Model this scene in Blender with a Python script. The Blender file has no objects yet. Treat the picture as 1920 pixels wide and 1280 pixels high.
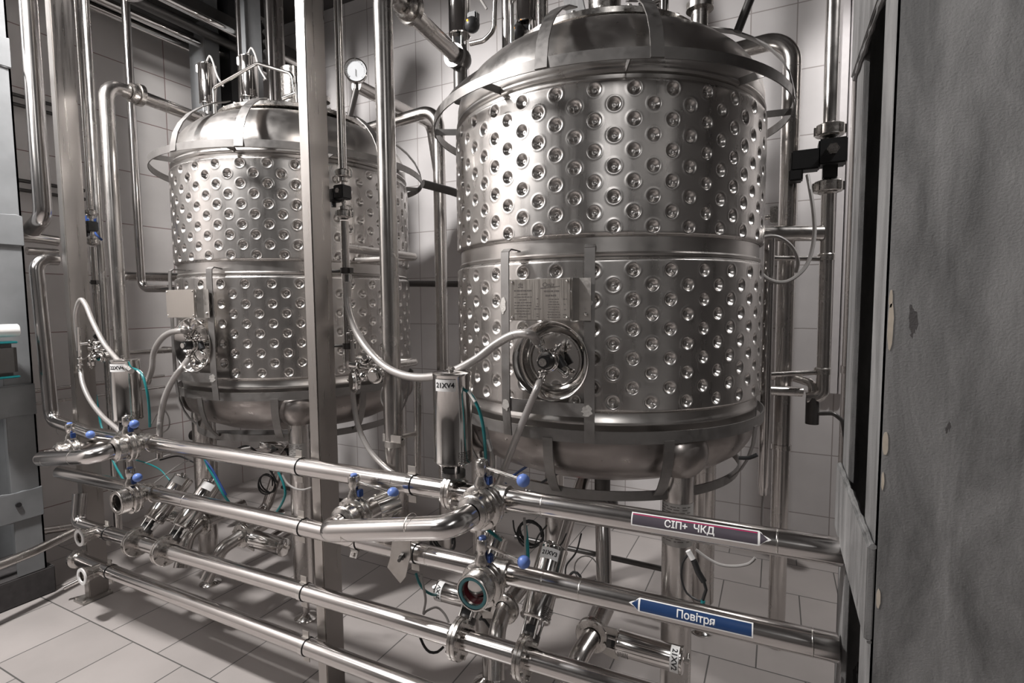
import bpy, bmesh, math, random
import numpy as np
from mathutils import Vector, Matrix

random.seed(4)
rad = math.radians
SC = bpy.context.scene
COL = SC.collection

# ------------------------------------------------------------------ camera
EYE = Vector((0.0, 0.0, 1.66))
FPX = 990.0
yaw, pitch, roll = rad(-26.6), rad(4.1), rad(0.45)
cy, sy, cp, sp, cr, sr = math.cos(yaw), math.sin(yaw), math.cos(pitch), math.sin(pitch), math.cos(roll), math.sin(roll)
FWD = Vector((sy*cp, cy*cp, -sp)); RGT0 = Vector((cy, -sy, 0)); DWN0 = FWD.cross(RGT0)
RGT = cr*RGT0 + sr*DWN0; DWN = -sr*RGT0 + cr*DWN0
cam = bpy.data.cameras.new('camera'); camo = bpy.data.objects.new('camera', cam); COL.objects.link(camo)
cam.sensor_fit = 'HORIZONTAL'; cam.sensor_width = 36.0; cam.lens = FPX/1920*36; cam.clip_start = 0.02
camo.matrix_world = Matrix(((RGT.x, -DWN.x, -FWD.x, EYE.x), (RGT.y, -DWN.y, -FWD.y, EYE.y), (RGT.z, -DWN.z, -FWD.z, EYE.z), (0, 0, 0, 1)))
SC.camera = camo

# ------------------------------------------------------------------ light
W = bpy.data.worlds.new('world'); SC.world = W; W.use_nodes = True
W.node_tree.nodes['Background'].inputs[0].default_value = (1.0, 0.98, 0.97, 1)
W.node_tree.nodes['Background'].inputs[1].default_value = 0.012
def area(name, loc, target, sx, sy_, power, col=(1, 0.98, 0.965), shape='RECTANGLE'):
    l = bpy.data.lights.new(name, 'AREA'); l.shape = shape; l.size = sx; l.size_y = sy_; l.energy = power; l.color = col
    o = bpy.data.objects.new(name, l); COL.objects.link(o); o.location = loc
    o.rotation_euler = (Vector(target)-Vector(loc)).to_track_quat('-Z', 'Y').to_euler()
    return o
def spot(name, loc, target, size, power, r=0.14, blend=0.25, col=(1, 0.98, 0.965)):
    l = bpy.data.lights.new(name, 'SPOT'); l.spot_size = rad(size); l.spot_blend = blend; l.energy = power; l.color = col; l.shadow_soft_size = r
    o = bpy.data.objects.new(name, l); COL.objects.link(o); o.location = loc
    o.rotation_euler = (Vector(target)-Vector(loc)).to_track_quat('-Z', 'Y').to_euler()
    return o
spot('lamp_bay', (-3.0, 0.25, 4.0), (-2.6, 1.0, 0.0), 165, 520)
area('fill_tanks', (-3.5, -1.3, 3.5), (-2.2, 1.9, 2.1), 1.8, 0.9, 13)  # added soft fill, widens the bright band on the tanks
area('fill_front_right', (1.1, -1.8, 3.9), (0.3, 1.2, 1.5), 0.7, 1.2, 6)  # added weak fill from behind the camera, towards column and right tank
spot('fill_column', (0.9, -2.4, 3.4), (0.62, 1.04, 1.4), 40, 58, 0.2, 0.6)  # added narrow spot, only brightens the front of the right column
spot('fill_left_wall', (-2.5, -0.9, 4.0), (-4.4, 2.7, 2.6), 48, 150, 0.2, 0.6)  # added spot to lift the upper left wall tiles
spot('lamp_wall', (1.5, 2.4, 4.1), (0.35, 3.7, 1.2), 76, 190, 0.12)
VS = SC.view_settings
VS.view_transform = 'Standard'; VS.look = 'None'; VS.gamma = 1; VS.use_curve_mapping = False; VS.exposure = 0.5

# ------------------------------------------------------------------ pixel rays -> points on real planes
def ray(px, py):
    return RGT*((px-960)/FPX) + DWN*((py-640)/FPX) + FWD
def atY(px, py, Y):
    d = ray(px, py); return EYE + d*(Y/d.y)
def atX(px, py, X):
    d = ray(px, py); return EYE + d*(X/d.x)
def V(*a): return Vector(a)

# ------------------------------------------------------------------ materials
def nodes(name):
    m = bpy.data.materials.new(name); m.use_nodes = True
    return m, m.node_tree.nodes, m.node_tree.links, m.node_tree.nodes['Principled BSDF']
def rgb(c): return (c[0], c[1], c[2], 1)
def metal(name, c, r0, r1, scale=(6, 6, 6), nscale=4.0, bump=0.0, var=0.16, det=5):
    m, n, l, b = nodes(name)
    tc = n.new('ShaderNodeTexCoord'); mp = n.new('ShaderNodeMapping'); mp.inputs['Scale'].default_value = scale
    l.new(tc.outputs['Object'], mp.inputs[0])
    nz = n.new('ShaderNodeTexNoise'); nz.inputs['Scale'].default_value = nscale; nz.inputs['Detail'].default_value = det
    l.new(mp.outputs[0], nz.inputs['Vector'])
    mr = n.new('ShaderNodeMapRange'); mr.inputs[1].default_value = 0.3; mr.inputs[2].default_value = 0.7
    mr.inputs[3].default_value = r0; mr.inputs[4].default_value = r1
    l.new(nz.outputs[0], mr.inputs[0]); l.new(mr.outputs[0], b.inputs['Roughness'])
    cr_ = n.new('ShaderNodeMix'); cr_.data_type = 'RGBA'
    cr_.inputs[6].default_value = rgb([x*(1-var) for x in c]); cr_.inputs[7].default_value = rgb([min(1, x*(1+var)) for x in c])
    n2 = n.new('ShaderNodeTexNoise'); n2.inputs['Scale'].default_value = 5.0; n2.inputs['Detail'].default_value = 8
    l.new(tc.outputs['Object'], n2.inputs['Vector']); l.new(n2.outputs[0], cr_.inputs[0])
    l.new(cr_.outputs[2], b.inputs['Base Color'])
    b.inputs['Metallic'].default_value = 1
    if bump:
        bp = n.new('ShaderNodeBump'); bp.inputs['Strength'].default_value = bump; bp.inputs['Distance'].default_value = 0.002
        l.new(nz.outputs[0], bp.inputs['Height']); l.new(bp.outputs[0], b.inputs['Normal'])
    return m
def plain(name, c, rough=0.5, metallic=0.0, var=0.08, nscale=30, spec=0.5):
    m, n, l, b = nodes(name)
    tc = n.new('ShaderNodeTexCoord'); nz = n.new('ShaderNodeTexNoise'); nz.inputs['Scale'].default_value = nscale; nz.inputs['Detail'].default_value = 4
    l.new(tc.outputs['Object'], nz.inputs['Vector'])
    mx = n.new('ShaderNodeMix'); mx.data_type = 'RGBA'
    mx.inputs[6].default_value = rgb([x*(1-var) for x in c]); mx.inputs[7].default_value = rgb([min(1, x*(1+var)) for x in c])
    l.new(nz.outputs[0], mx.inputs[0]); l.new(mx.outputs[2], b.inputs['Base Color'])
    b.inputs['Roughness'].default_value = rough; b.inputs['Metallic'].default_value = metallic
    b.inputs['Specular IOR Level'].default_value = spec
    return m
def emit(name, c, s):
    m, n, l, b = nodes(name)
    b.inputs['Base Color'].default_value = rgb(c); b.inputs['Emission Color'].default_value = rgb(c); b.inputs['Emission Strength'].default_value = s
    return m
def tile(name, c, grout, bw, bh, off, plane, phase, mortar, rough, var=0.05, wobble=0.04):
    m, n, l, b = nodes(name)
    g = n.new('ShaderNodeNewGeometry'); sx = n.new('ShaderNodeSeparateXYZ'); l.new(g.outputs['Position'], sx.inputs[0])
    cx = n.new('ShaderNodeCombineXYZ')
    i, j = plane
    a0 = n.new('ShaderNodeMath'); a0.operation = 'SUBTRACT'; a0.inputs[1].default_value = phase[0]; l.new(sx.outputs[i], a0.inputs[0])
    a1 = n.new('ShaderNodeMath'); a1.operation = 'SUBTRACT'; a1.inputs[1].default_value = phase[1]; l.new(sx.outputs[j], a1.inputs[0])
    l.new(a0.outputs[0], cx.inputs[0]); l.new(a1.outputs[0], cx.inputs[1])
    br = n.new('ShaderNodeTexBrick'); br.offset = off; br.squash = 1
    br.inputs['Scale'].default_value = 1; br.inputs['Brick Width'].default_value = bw; br.inputs['Row Height'].default_value = bh
    br.inputs['Mortar Size'].default_value = mortar; br.inputs['Mortar Smooth'].default_value = 0.15; br.inputs['Bias'].default_value = 0
    br.inputs['Color1'].default_value = rgb([x*(1-var) for x in c]); br.inputs['Color2'].default_value = rgb([x*(1+var) for x in c]); br.inputs['Mortar'].default_value = rgb(grout)
    l.new(cx.outputs[0], br.inputs['Vector'])
    nz = n.new('ShaderNodeTexNoise'); nz.inputs['Scale'].default_value = 2.2; nz.inputs['Detail'].default_value = 6
    l.new(cx.outputs[0], nz.inputs['Vector'])
    mr = n.new('ShaderNodeMapRange'); mr.inputs[1].default_value = 0.3; mr.inputs[2].default_value = 0.7; mr.inputs[3].default_value = 0.88; mr.inputs[4].default_value = 1.06
    l.new(nz.outputs[0], mr.inputs[0])
    mx = n.new('ShaderNodeMix'); mx.data_type = 'RGBA'; mx.blend_type = 'MULTIPLY'; mx.inputs[0].default_value = 1
    l.new(br.outputs['Color'], mx.inputs[6]); l.new(mr.outputs[0], mx.inputs[7]); l.new(mx.outputs[2], b.inputs['Base Color'])
    b.inputs['Roughness'].default_value = rough
    bp = n.new('ShaderNodeBump'); bp.inputs['Strength'].default_value = 0.4; bp.inputs['Distance'].default_value = 0.003; bp.invert = True
    l.new(br.outputs['Fac'], bp.inputs['Height']); l.new(bp.outputs[0], b.inputs['Normal'])
    return m
def painted(name, c):
    # thick grey industrial paint with an orange-peel surface, scuffs and a few bare beige chips
    m, n, l, b = nodes(name)
    tc = n.new('ShaderNodeTexCoord')
    n1 = n.new('ShaderNodeTexNoise'); n1.inputs['Scale'].default_value = 4.5; n1.inputs['Distortion'].default_value = 0.6; n1.inputs['Detail'].default_value = 9; n1.inputs['Roughness'].default_value = 0.65
    mp = n.new('ShaderNodeMapping'); mp.inputs['Scale'].default_value = (2.6, 2.6, 0.55)
    l.new(tc.outputs['Object'], mp.inputs[0]); l.new(mp.outputs[0], n1.inputs['Vector'])
    cr_ = n.new('ShaderNodeValToRGB'); e = cr_.color_ramp.elements
    e[0].position = 0.36; e[0].color = rgb([x*0.55 for x in c]); e[1].position = 0.64; e[1].color = rgb([x*1.30 for x in c])
    l.new(n1.outputs[0], cr_.inputs[0])
    n2 = n.new('ShaderNodeTexNoise'); n2.inputs['Scale'].default_value = 260; n2.inputs['Detail'].default_value = 2
    l.new(tc.outputs['Object'], n2.inputs['Vector'])
    n3 = n.new('ShaderNodeTexNoise'); n3.inputs['Scale'].default_value = 26; n3.inputs['Detail'].default_value = 6
    mp3 = n.new('ShaderNodeMapping'); mp3.inputs['Scale'].default_value = (1.2, 1.2, 0.3); l.new(tc.outputs['Object'], mp3.inputs[0])
    l.new(mp3.outputs[0], n3.inputs['Vector'])
    th = n.new('ShaderNodeMath'); th.operation = 'GREATER_THAN'; th.inputs[1].default_value = 0.69; l.new(n3.outputs[0], th.inputs[0])
    mx = n.new('ShaderNodeMix'); mx.data_type = 'RGBA'; mx.inputs[7].default_value = (0.07, 0.065, 0.065, 1)
    l.new(th.outputs[0], mx.inputs[0]); l.new(cr_.outputs[0], mx.inputs[6]); l.new(mx.outputs[2], b.inputs['Base Color'])
    b.inputs['Roughness'].default_value = 0.5
    bp = n.new('ShaderNodeBump'); bp.inputs['Strength'].default_value = 0.4; bp.inputs['Distance'].default_value = 0.0012
    l.new(n2.outputs[0], bp.inputs['Height']); l.new(bp.outputs[0], b.inputs['Normal'])
    return m

M = {}
M['tank'] = metal('brushed_tank_steel', (0.60, 0.575, 0.555), 0.25, 0.34, (9, 9, 1.0), 3.0, 0.02, 0.09, 3)
M['head'] = metal('tank_head_steel', (0.56, 0.535, 0.515), 0.27, 0.38, (4, 4, 4), 4.0, 0.03, 0.16)
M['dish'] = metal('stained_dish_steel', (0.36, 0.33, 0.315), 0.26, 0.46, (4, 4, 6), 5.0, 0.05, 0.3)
M['pipe'] = metal('polished_pipe_steel', (0.64, 0.615, 0.60), 0.15, 0.21, (1, 1, 1), 3.0, 0.0, 0.10)
M['duct'] = metal('satin_pipe_steel', (0.58, 0.555, 0.535), 0.2, 0.30, (4, 4, 2), 5.0, 0.0, 0.14)
M['mirror'] = metal('mirror_steel', (0.70, 0.68, 0.66), 0.08, 0.15, (3, 3, 3), 5.0, 0.0, 0.06)
M['cast'] = metal('machined_fitting_steel', (0.60, 0.575, 0.55), 0.2, 0.32, (12, 12, 12), 5.0, 0.0, 0.14)
M['bar'] = metal('dull_flat_bar_steel', (0.28, 0.268, 0.26), 0.42, 0.60, (7, 7, 7), 5.0, 0.08, 0.25)
M['post'] = metal('brushed_post_steel', (0.47, 0.445, 0.425), 0.26, 0.40, (14, 14, 0.6), 5.0, 0.03, 0.14)
M['plate'] = metal('galvanised_plate', (0.50, 0.475, 0.45), 0.38, 0.55, (14, 14, 14), 5.0, 0.05, 0.16)
M['weld'] = metal('weld_patch', (0.62, 0.60, 0.575), 0.45, 0.7, (30, 30, 30), 5.0, 0.4, 0.2)
M['grey'] = painted('grey_column_paint', (0.19, 0.187, 0.185))
M['bare'] = plain('beige_bare_patch', (0.46, 0.40, 0.33), 0.8, 0, 0.25, 60)
M['lgrey'] = plain('pale_grey_paint', (0.20, 0.205, 0.21), 0.45, 0, 0.22, 9)
M['concrete'] = plain('dark_concrete', (0.055, 0.05, 0.05), 0.85, 0, 0.45, 24)
M['wall'] = tile('white_wall_tile', (0.58, 0.555, 0.55), (0.33, 0.30, 0.29), 0.262, 0.40, 0, (0, 2), (-0.715, 0.288), 0.0035, 0.22)
M['wallx'] = tile('grey_wall_tile', (0.62, 0.59, 0.575), (0.28, 0.20, 0.19), 0.53, 0.40, 0, (1, 2), (2.15, 0.288), 0.0035, 0.25)
M['floor'] = tile('floor_tile', (0.42, 0.385, 0.37), (0.12, 0.115, 0.11), 0.396, 0.3795, 0.5, (0, 1), (-2.222, 1.0175), 0.0035, 0.30)
M['ceil'] = plain('dark_ceiling', (0.09, 0.085, 0.085), 0.8)
M['room'] = plain('room_wall', (0.075, 0.07, 0.068), 0.6)
M['black'] = plain('black_rubber', (0.018, 0.018, 0.019), 0.45)
M['dark'] = plain('dark_steel', (0.10, 0.095, 0.092), 0.35, 0.6)
M['blue'] = plain('blue_plastic', (0.13, 0.215, 0.54), 0.4)
M['dblue'] = plain('navy_plastic', (0.015, 0.045, 0.17), 0.4)
M['teal'] = plain('teal_air_tube', (0.008, 0.17, 0.18), 0.35)
M['gasket'] = plain('teal_gasket', (0.06, 0.20, 0.22), 0.5)
M['red'] = plain('dark_red_seal', (0.16, 0.02, 0.03), 0.45)
M['cable'] = plain('grey_cable', (0.30, 0.285, 0.275), 0.5)
M['hose'] = plain('grey_ribbed_hose', (0.46, 0.435, 0.42), 0.32, 0.55)
M['white'] = plain('white_label', (0.78, 0.77, 0.76), 0.5, 0, 0.03)
M['ink'] = plain('black_ink', (0.02, 0.02, 0.022), 0.6)
M['engr'] = plain('engraved_ink', (0.09, 0.08, 0.075), 0.5)
M['npl'] = metal('nameplate_steel', (0.56, 0.52, 0.48), 0.30, 0.42, (60, 2, 2), 5.0, 0.0, 0.08)
M['labblue'] = plain('blue_sticker', (0.014, 0.042, 0.125), 0.3, 0, 0.15, 20)
M['labgrey'] = plain('grey_violet_sticker', (0.072, 0.062, 0.076), 0.3, 0, 0.15, 20)
M['crim'] = plain('crimson_line', (0.42, 0.02, 0.10), 0.4)
M['dial'] = plain('gauge_face', (0.66, 0.68, 0.70), 0.3)
M['amber'] = emit('amber_indicator', (1.0, 0.35, 0.03), 2.5)
M['led'] = emit('red_indicator', (1.0, 0.05, 0.08), 3.0)
M['datalabel'] = plain('silver_sticker', (0.40, 0.385, 0.37), 0.35, 0.3)
M['trunk'] = plain('white_trunking', (0.58, 0.55, 0.55), 0.45)
M['foil'] = metal('foil_lagging', (0.52, 0.50, 0.50), 0.12, 0.3, (9, 9, 9), 6.0, 0.5, 0.15)

# ------------------------------------------------------------------ geometry helpers
def frame(d):
    d = Vector(d).normalized()
    a = Vector((0, 0, 1)) if abs(d.z) < 0.9 else Vector((1, 0, 0))
    u = a.cross(d).normalized(); v = d.cross(u).normalized()
    return u, v, d
WP = {}
class MB:
    def __init__(s): s.v = []; s.f = []
    def add(s, vs, fs):
        o = len(s.v); s.v += [tuple(p) for p in vs]; s.f += [tuple(i+o for i in f) for f in fs]; return s
    def box(s, c, size, ax=None, bev=0.0):
        c = Vector(c)
        X, Y, Z = ax if ax else (V(1, 0, 0), V(0, 1, 0), V(0, 0, 1))
        hx, hy, hz = size[0]/2, size[1]/2, size[2]/2
        if bev <= 0:
            vs = [c + X*(hx*i) + Y*(hy*j) + Z*(hz*k) for k in (-1, 1) for j in (-1, 1) for i in (-1, 1)]
            return s.add(vs, [(0, 2, 3, 1), (4, 5, 7, 6), (0, 1, 5, 4), (2, 6, 7, 3), (0, 4, 6, 2), (1, 3, 7, 5)])
        bm = bmesh.new(); bmesh.ops.create_cube(bm, size=1)
        for q in bm.verts: q.co = Vector((q.co.x*size[0], q.co.y*size[1], q.co.z*size[2]))
        bmesh.ops.bevel(bm, geom=bm.edges[:], offset=bev, segments=2, affect='EDGES')
        bm.verts.index_update()
        vs = [c + X*q.co.x + Y*q.co.y + Z*q.co.z for q in bm.verts]; fs = [[q.index for q in f.verts] for f in bm.faces]; bm.free()
        return s.add(vs, fs)
    def lathe(s, prof, o, axis=(0, 0, 1), n=32, a0=0, a1=360, close=False):
        u, v, d = frame(axis); o = Vector(o)
        full = abs(a1-a0) >= 359.9
        m = n if full else n+1
        vs = []
        for (r, h) in prof:
            for i in range(m):
                a = rad(a0 + (a1-a0)*i/n); vs.append(o + d*h + u*(r*math.cos(a)) + v*(r*math.sin(a)))
        fs = []
        P = len(prof)
        for k in range(P if close else P-1):
            k2 = (k+1) % P
            for i in range(n):
                j = (i+1) % m
                fs.append((k*m+i, k*m+j, k2*m+j, k2*m+i))
        if not full and close:
            fs.append(tuple(k*m for k in range(P))); fs.append(tuple(k*m+n for k in reversed(range(P))))
        return s.add(vs, fs)
    def cyl(s, a, b, r, n=24, r2=None, bev=0.0):
        a = Vector(a); b = Vector(b); L = (b-a).length
        if r2 is None: r2 = r
        if bev: pr = [(0, 0), (r-bev, 0), (r, bev), (r2, L-bev), (r2-bev, L), (0, L)]
        else: pr = [(0, 0), (r, 0), (r2, L), (0, L)]
        return s.lathe(pr, a, b-a, n)
    def hexbolt(s, c, d, r, h):
        return s.lathe([(0, 0), (r, 0), (r, h), (0, h)], c, d, 6)
    def sphere(s, c, r, n=20):
        pr = [(r*math.sin(math.pi*i/(n//2)), -r*math.cos(math.pi*i/(n//2))) for i in range(n//2+1)]
        return s.lathe(pr, c, (0, 0, 1), n)
    def torus(s, c, axis, R, r, n=40, m=10):
        pr = [(R + r*math.cos(2*math.pi*i/m), r*math.sin(2*math.pi*i/m)) for i in range(m)]
        return s.lathe(pr, c, axis, n, close=True)
    def tube(s, pts, r, n=20, rib=None, caps=True, radii=None):
        P = [Vector(p) for p in pts]
        T = []
        for i in range(len(P)):
            t = (P[min(i+1, len(P)-1)]-P[max(i-1, 0)]); T.append(t.normalized())
        u, v, d = frame(T[0]); vs = []; fs = []
        for i, p in enumerate(P):
            t = T[i]; u = (u - t*u.dot(t)).normalized(); w = t.cross(u)
            rr = radii[i] if radii else r
            if rib: rr = r + (rib if i % 2 else -rib)
            for k in range(n):
                a = 2*math.pi*k/n; vs.append(p + u*(rr*math.cos(a)) + w*(rr*math.sin(a)))
        for i in range(len(P)-1):
            for k in range(n):
                j = (k+1) % n; fs.append((i*n+k, i*n+j, (i+1)*n+j, (i+1)*n+k))
        if caps: fs.append(tuple(reversed(range(n)))); fs.append(tuple(range((len(P)-1)*n, len(P)*n)))
        return s.add(vs, fs)
    def ribbon(s, pts, nrm, w, t):
        # flat bar along pts; nrm = list of thickness directions
        P = [Vector(p) for p in pts]; vs = []; fs = []
        for i, p in enumerate(P):
            tg = (P[min(i+1, len(P)-1)]-P[max(i-1, 0)]).normalized(); nn = Vector(nrm[i] if isinstance(nrm, list) else nrm).normalized()
            sd = tg.cross(nn).normalized(); nn = sd.cross(tg).normalized()
            for (a, b) in ((-1, -1), (1, -1), (1, 1), (-1, 1)): vs.append(p + sd*(a*w/2) + nn*(b*t/2))
        for i in range(len(P)-1):
            for k in range(4):
                j = (k+1) % 4; fs.append((i*4+k, i*4+j, (i+1)*4+j, (i+1)*4+k))
        q = (len(P)-1)*4; fs.append((3, 2, 1, 0)); fs.append((q, q+1, q+2, q+3))
        return s.add(vs, fs)
    def prism(s, poly, o, X, Y, t):
        X = Vector(X); Y = Vector(Y); N = X.cross(Y).normalized(); o = Vector(o); n = len(poly)
        vs = [o + X*a + Y*b for a, b in poly] + [o + X*a + Y*b + N*t for a, b in poly]
        return s.add(vs, [tuple(reversed(range(n))), tuple(range(n, 2*n))] + [(i, (i+1) % n, n+(i+1) % n, n+i) for i in range(n)])
    def build(s, name, mat, parent=None, label=None, smooth=True, ang=38):
        me = bpy.data.meshes.new(name)
        off = WP[parent.name] if parent else Vector((0, 0, 0))
        me.from_pydata([(p[0]-off.x, p[1]-off.y, p[2]-off.z) for p in s.v], [], s.f)
        me.materials.append(M[mat] if isinstance(mat, str) else mat)
        if smooth:
            me.polygons.foreach_set('use_smooth', [True]*len(me.polygons)); me.set_sharp_from_angle(angle=rad(ang))
        bm = bmesh.new(); bm.from_mesh(me); bmesh.ops.recalc_face_normals(bm, faces=bm.faces[:]); bm.to_mesh(me); bm.free()
        me.update()
        o = bpy.data.objects.new(name, me); COL.objects.link(o)
        if parent: o.parent = parent
        WP[o.name] = off
        if label: o['label'] = label
        return o
def thing(name, loc, label, cat, group=None):
    o = bpy.data.objects.new(name, None); o.empty_display_size = 0.05; COL.objects.link(o); o.location = loc; WP[o.name] = Vector(loc)
    o['label'] = label; o['category'] = cat
    if group: o['group'] = group
    return o
def solo(name, mb, mat, label, cat, group=None, **k):
    o = mb.build(name, mat, None, **k); o['label'] = label; o['category'] = cat
    if group: o['group'] = group
    return o
def struct(name, mb, mat):
    o = mb.build(name, mat, None, smooth=False); o['kind'] = 'structure'; return o
def copy_tree(o, parent=None):
    c = o.copy(); COL.objects.link(c)
    if parent: c.parent = parent
    for ch in list(o.children): copy_tree(ch, c)
    return c
def fillet(pts, r, n=9):
    P = [Vector(p) for p in pts]; out = [P[0]]
    for i in range(1, len(P)-1):
        a = (P[i-1]-P[i]); b = (P[i+1]-P[i]); la, lb = a.length, b.length; a.normalize(); b.normalize()
        ang = a.angle(b)
        if ang > 3.1: out.append(P[i]); continue
        rr = r[i-1] if isinstance(r, (list, tuple)) else r
        t = min(rr/math.tan(ang/2), la*0.49 if i > 1 else la*0.98, lb*0.49 if i < len(P)-2 else lb*0.98); R = t*math.tan(ang/2)
        c = P[i] + (a+b).normalized()*(R/math.sin(ang/2))
        s0 = P[i]+a*t-c; s1 = P[i]+b*t-c; th = s0.angle(s1)
        for k in range(n+1):
            f = k/n; out.append(c + (s0*math.sin((1-f)*th) + s1*math.sin(f*th))/math.sin(th))
    out.append(P[-1]); return out
def spline(pts, step=0.02):
    P = [Vector(p) for p in pts]; Q = [P[0]*2-P[1]] + P + [P[-1]*2-P[-2]]; out = []
    for i in range(1, len(Q)-2):
        p0, p1, p2, p3 = Q[i-1:i+3]; n = max(2, int((p2-p1).length/step))
        for k in range(n):
            t = k/n; out.append(0.5*((2*p1) + (p2-p0)*t + (2*p0-5*p1+4*p2-p3)*t*t + (3*p1-p0-3*p2+p3)*t**3))
    out.append(P[-1]); return out
def resample(P, step):
    P = [Vector(p) for p in P]; out = [P[0]]; acc = 0.0
    for a, b in zip(P, P[1:]):
        L = (b-a).length; d = step-acc
        while d <= L: out.append(a.lerp(b, d/L)); d += step
        acc = (acc + L) % step
    out.append(P[-1]); return out
_tc = {}
def textmesh(txt, size, bold=0.0, sub=0):
    key = (txt, size, bold, sub)
    if key in _tc: return _tc[key]
    c = bpy.data.curves.new('lettering_curve', 'FONT'); c.body = txt; c.size = size; c.align_x = 'CENTER'; c.align_y = 'CENTER'; c.offset = bold; c.resolution_u = 3
    o = bpy.data.objects.new('lettering_curve', c); COL.objects.link(o)
    dg = bpy.context.evaluated_depsgraph_get(); dg.update(); ev = o.evaluated_get(dg); me = ev.to_mesh()
    bm = bmesh.new(); bm.from_mesh(me)
    if sub:
        bmesh.ops.triangulate(bm, faces=bm.faces[:])
        for _ in range(sub):
            es = [e for e in bm.edges if e.calc_length() > size*0.16]
            if es: bmesh.ops.subdivide_edges(bm, edges=es, cuts=1)
            bmesh.ops.triangulate(bm, faces=bm.faces[:])
    bm.verts.index_update()
    r = ([q.co.copy() for q in bm.verts], [[q.index for q in f.verts] for f in bm.faces]); bm.free(); ev.to_mesh_clear()
    bpy.data.objects.remove(o); bpy.data.curves.remove(c)
    _tc[key] = r; return r
def flat_text(mb, txt, size, o, X, Y, off=0.0006, bold=0.0):
    vs, fs = textmesh(txt, size, bold); X = Vector(X).normalized(); Y = Vector(Y).normalized(); N = X.cross(Y)
    mb.add([Vector(o) + X*q.x + Y*q.y + N*off for q in vs], fs)
def wrap(o, axis, up, r):
    # maps (u along axis, v around) onto a cylinder of radius r; v=0 faces 'up'
    A = Vector(axis).normalized(); U = Vector(up); U = (U - A*U.dot(A)).normalized(); S = A.cross(U); o = Vector(o)
    return lambda a, v, h=0.0: o + A*a + (U*math.cos(v/r) + S*math.sin(v/r))*(r+h)
def wrap_patch(mb, mp, a0, a1, v0, v1, n=10, h=0.0006, t=0.0004):
    vs = []; 
    for i in range(n+1):
        v = v0+(v1-v0)*i/n
        vs += [mp(a0, v, h), mp(a1, v, h)]
    mb.add(vs, [(2*i, 2*i+1, 2*i+3, 2*i+2) for i in range(n)])
def wrap_text(mb, mp, txt, size, a, v, h=0.0012, rot=0, bold=0.0):
    vs, fs = textmesh(txt, size, bold, 2)
    c, s = math.cos(rot), math.sin(rot)
    mb.add([mp(a + q.x*c - q.y*s, v - q.x*s - q.y*c, h) for q in vs], fs)

# ------------------------------------------------------------------ the room
XL, XR, YB, YF, ZC = -4.45, 2.6, 3.82, -3.2, 4.4
struct('floor', MB().box(((XL+XR)/2, (YB+YF)/2, -0.05), (XR-XL+0.4, YB-YF+0.4, 0.1)), 'floor')
struct('wall_back', MB().box(((XL+XR)/2, YB+0.05, ZC/2), (XR-XL+0.2, 0.1, ZC)), 'wall')
struct('wall_left', MB().box((XL-0.05, (YB+YF)/2, ZC/2), (0.1, YB-YF, ZC)), 'wallx')
struct('wall_right', MB().box((XR+0.05, (YB+YF)/2, ZC/2), (0.1, YB-YF, ZC)), 'room')
struct('wall_front', MB().box(((XL+XR)/2, YF-0.05, ZC/2), (XR-XL+0.2, 0.1, ZC)), 'room')
struct('ceiling', MB().box(((XL+XR)/2, (YB+YF)/2, ZC+0.05), (XR-XL+0.2, YB-YF+0.2, 0.1)), 'ceil')

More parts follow.
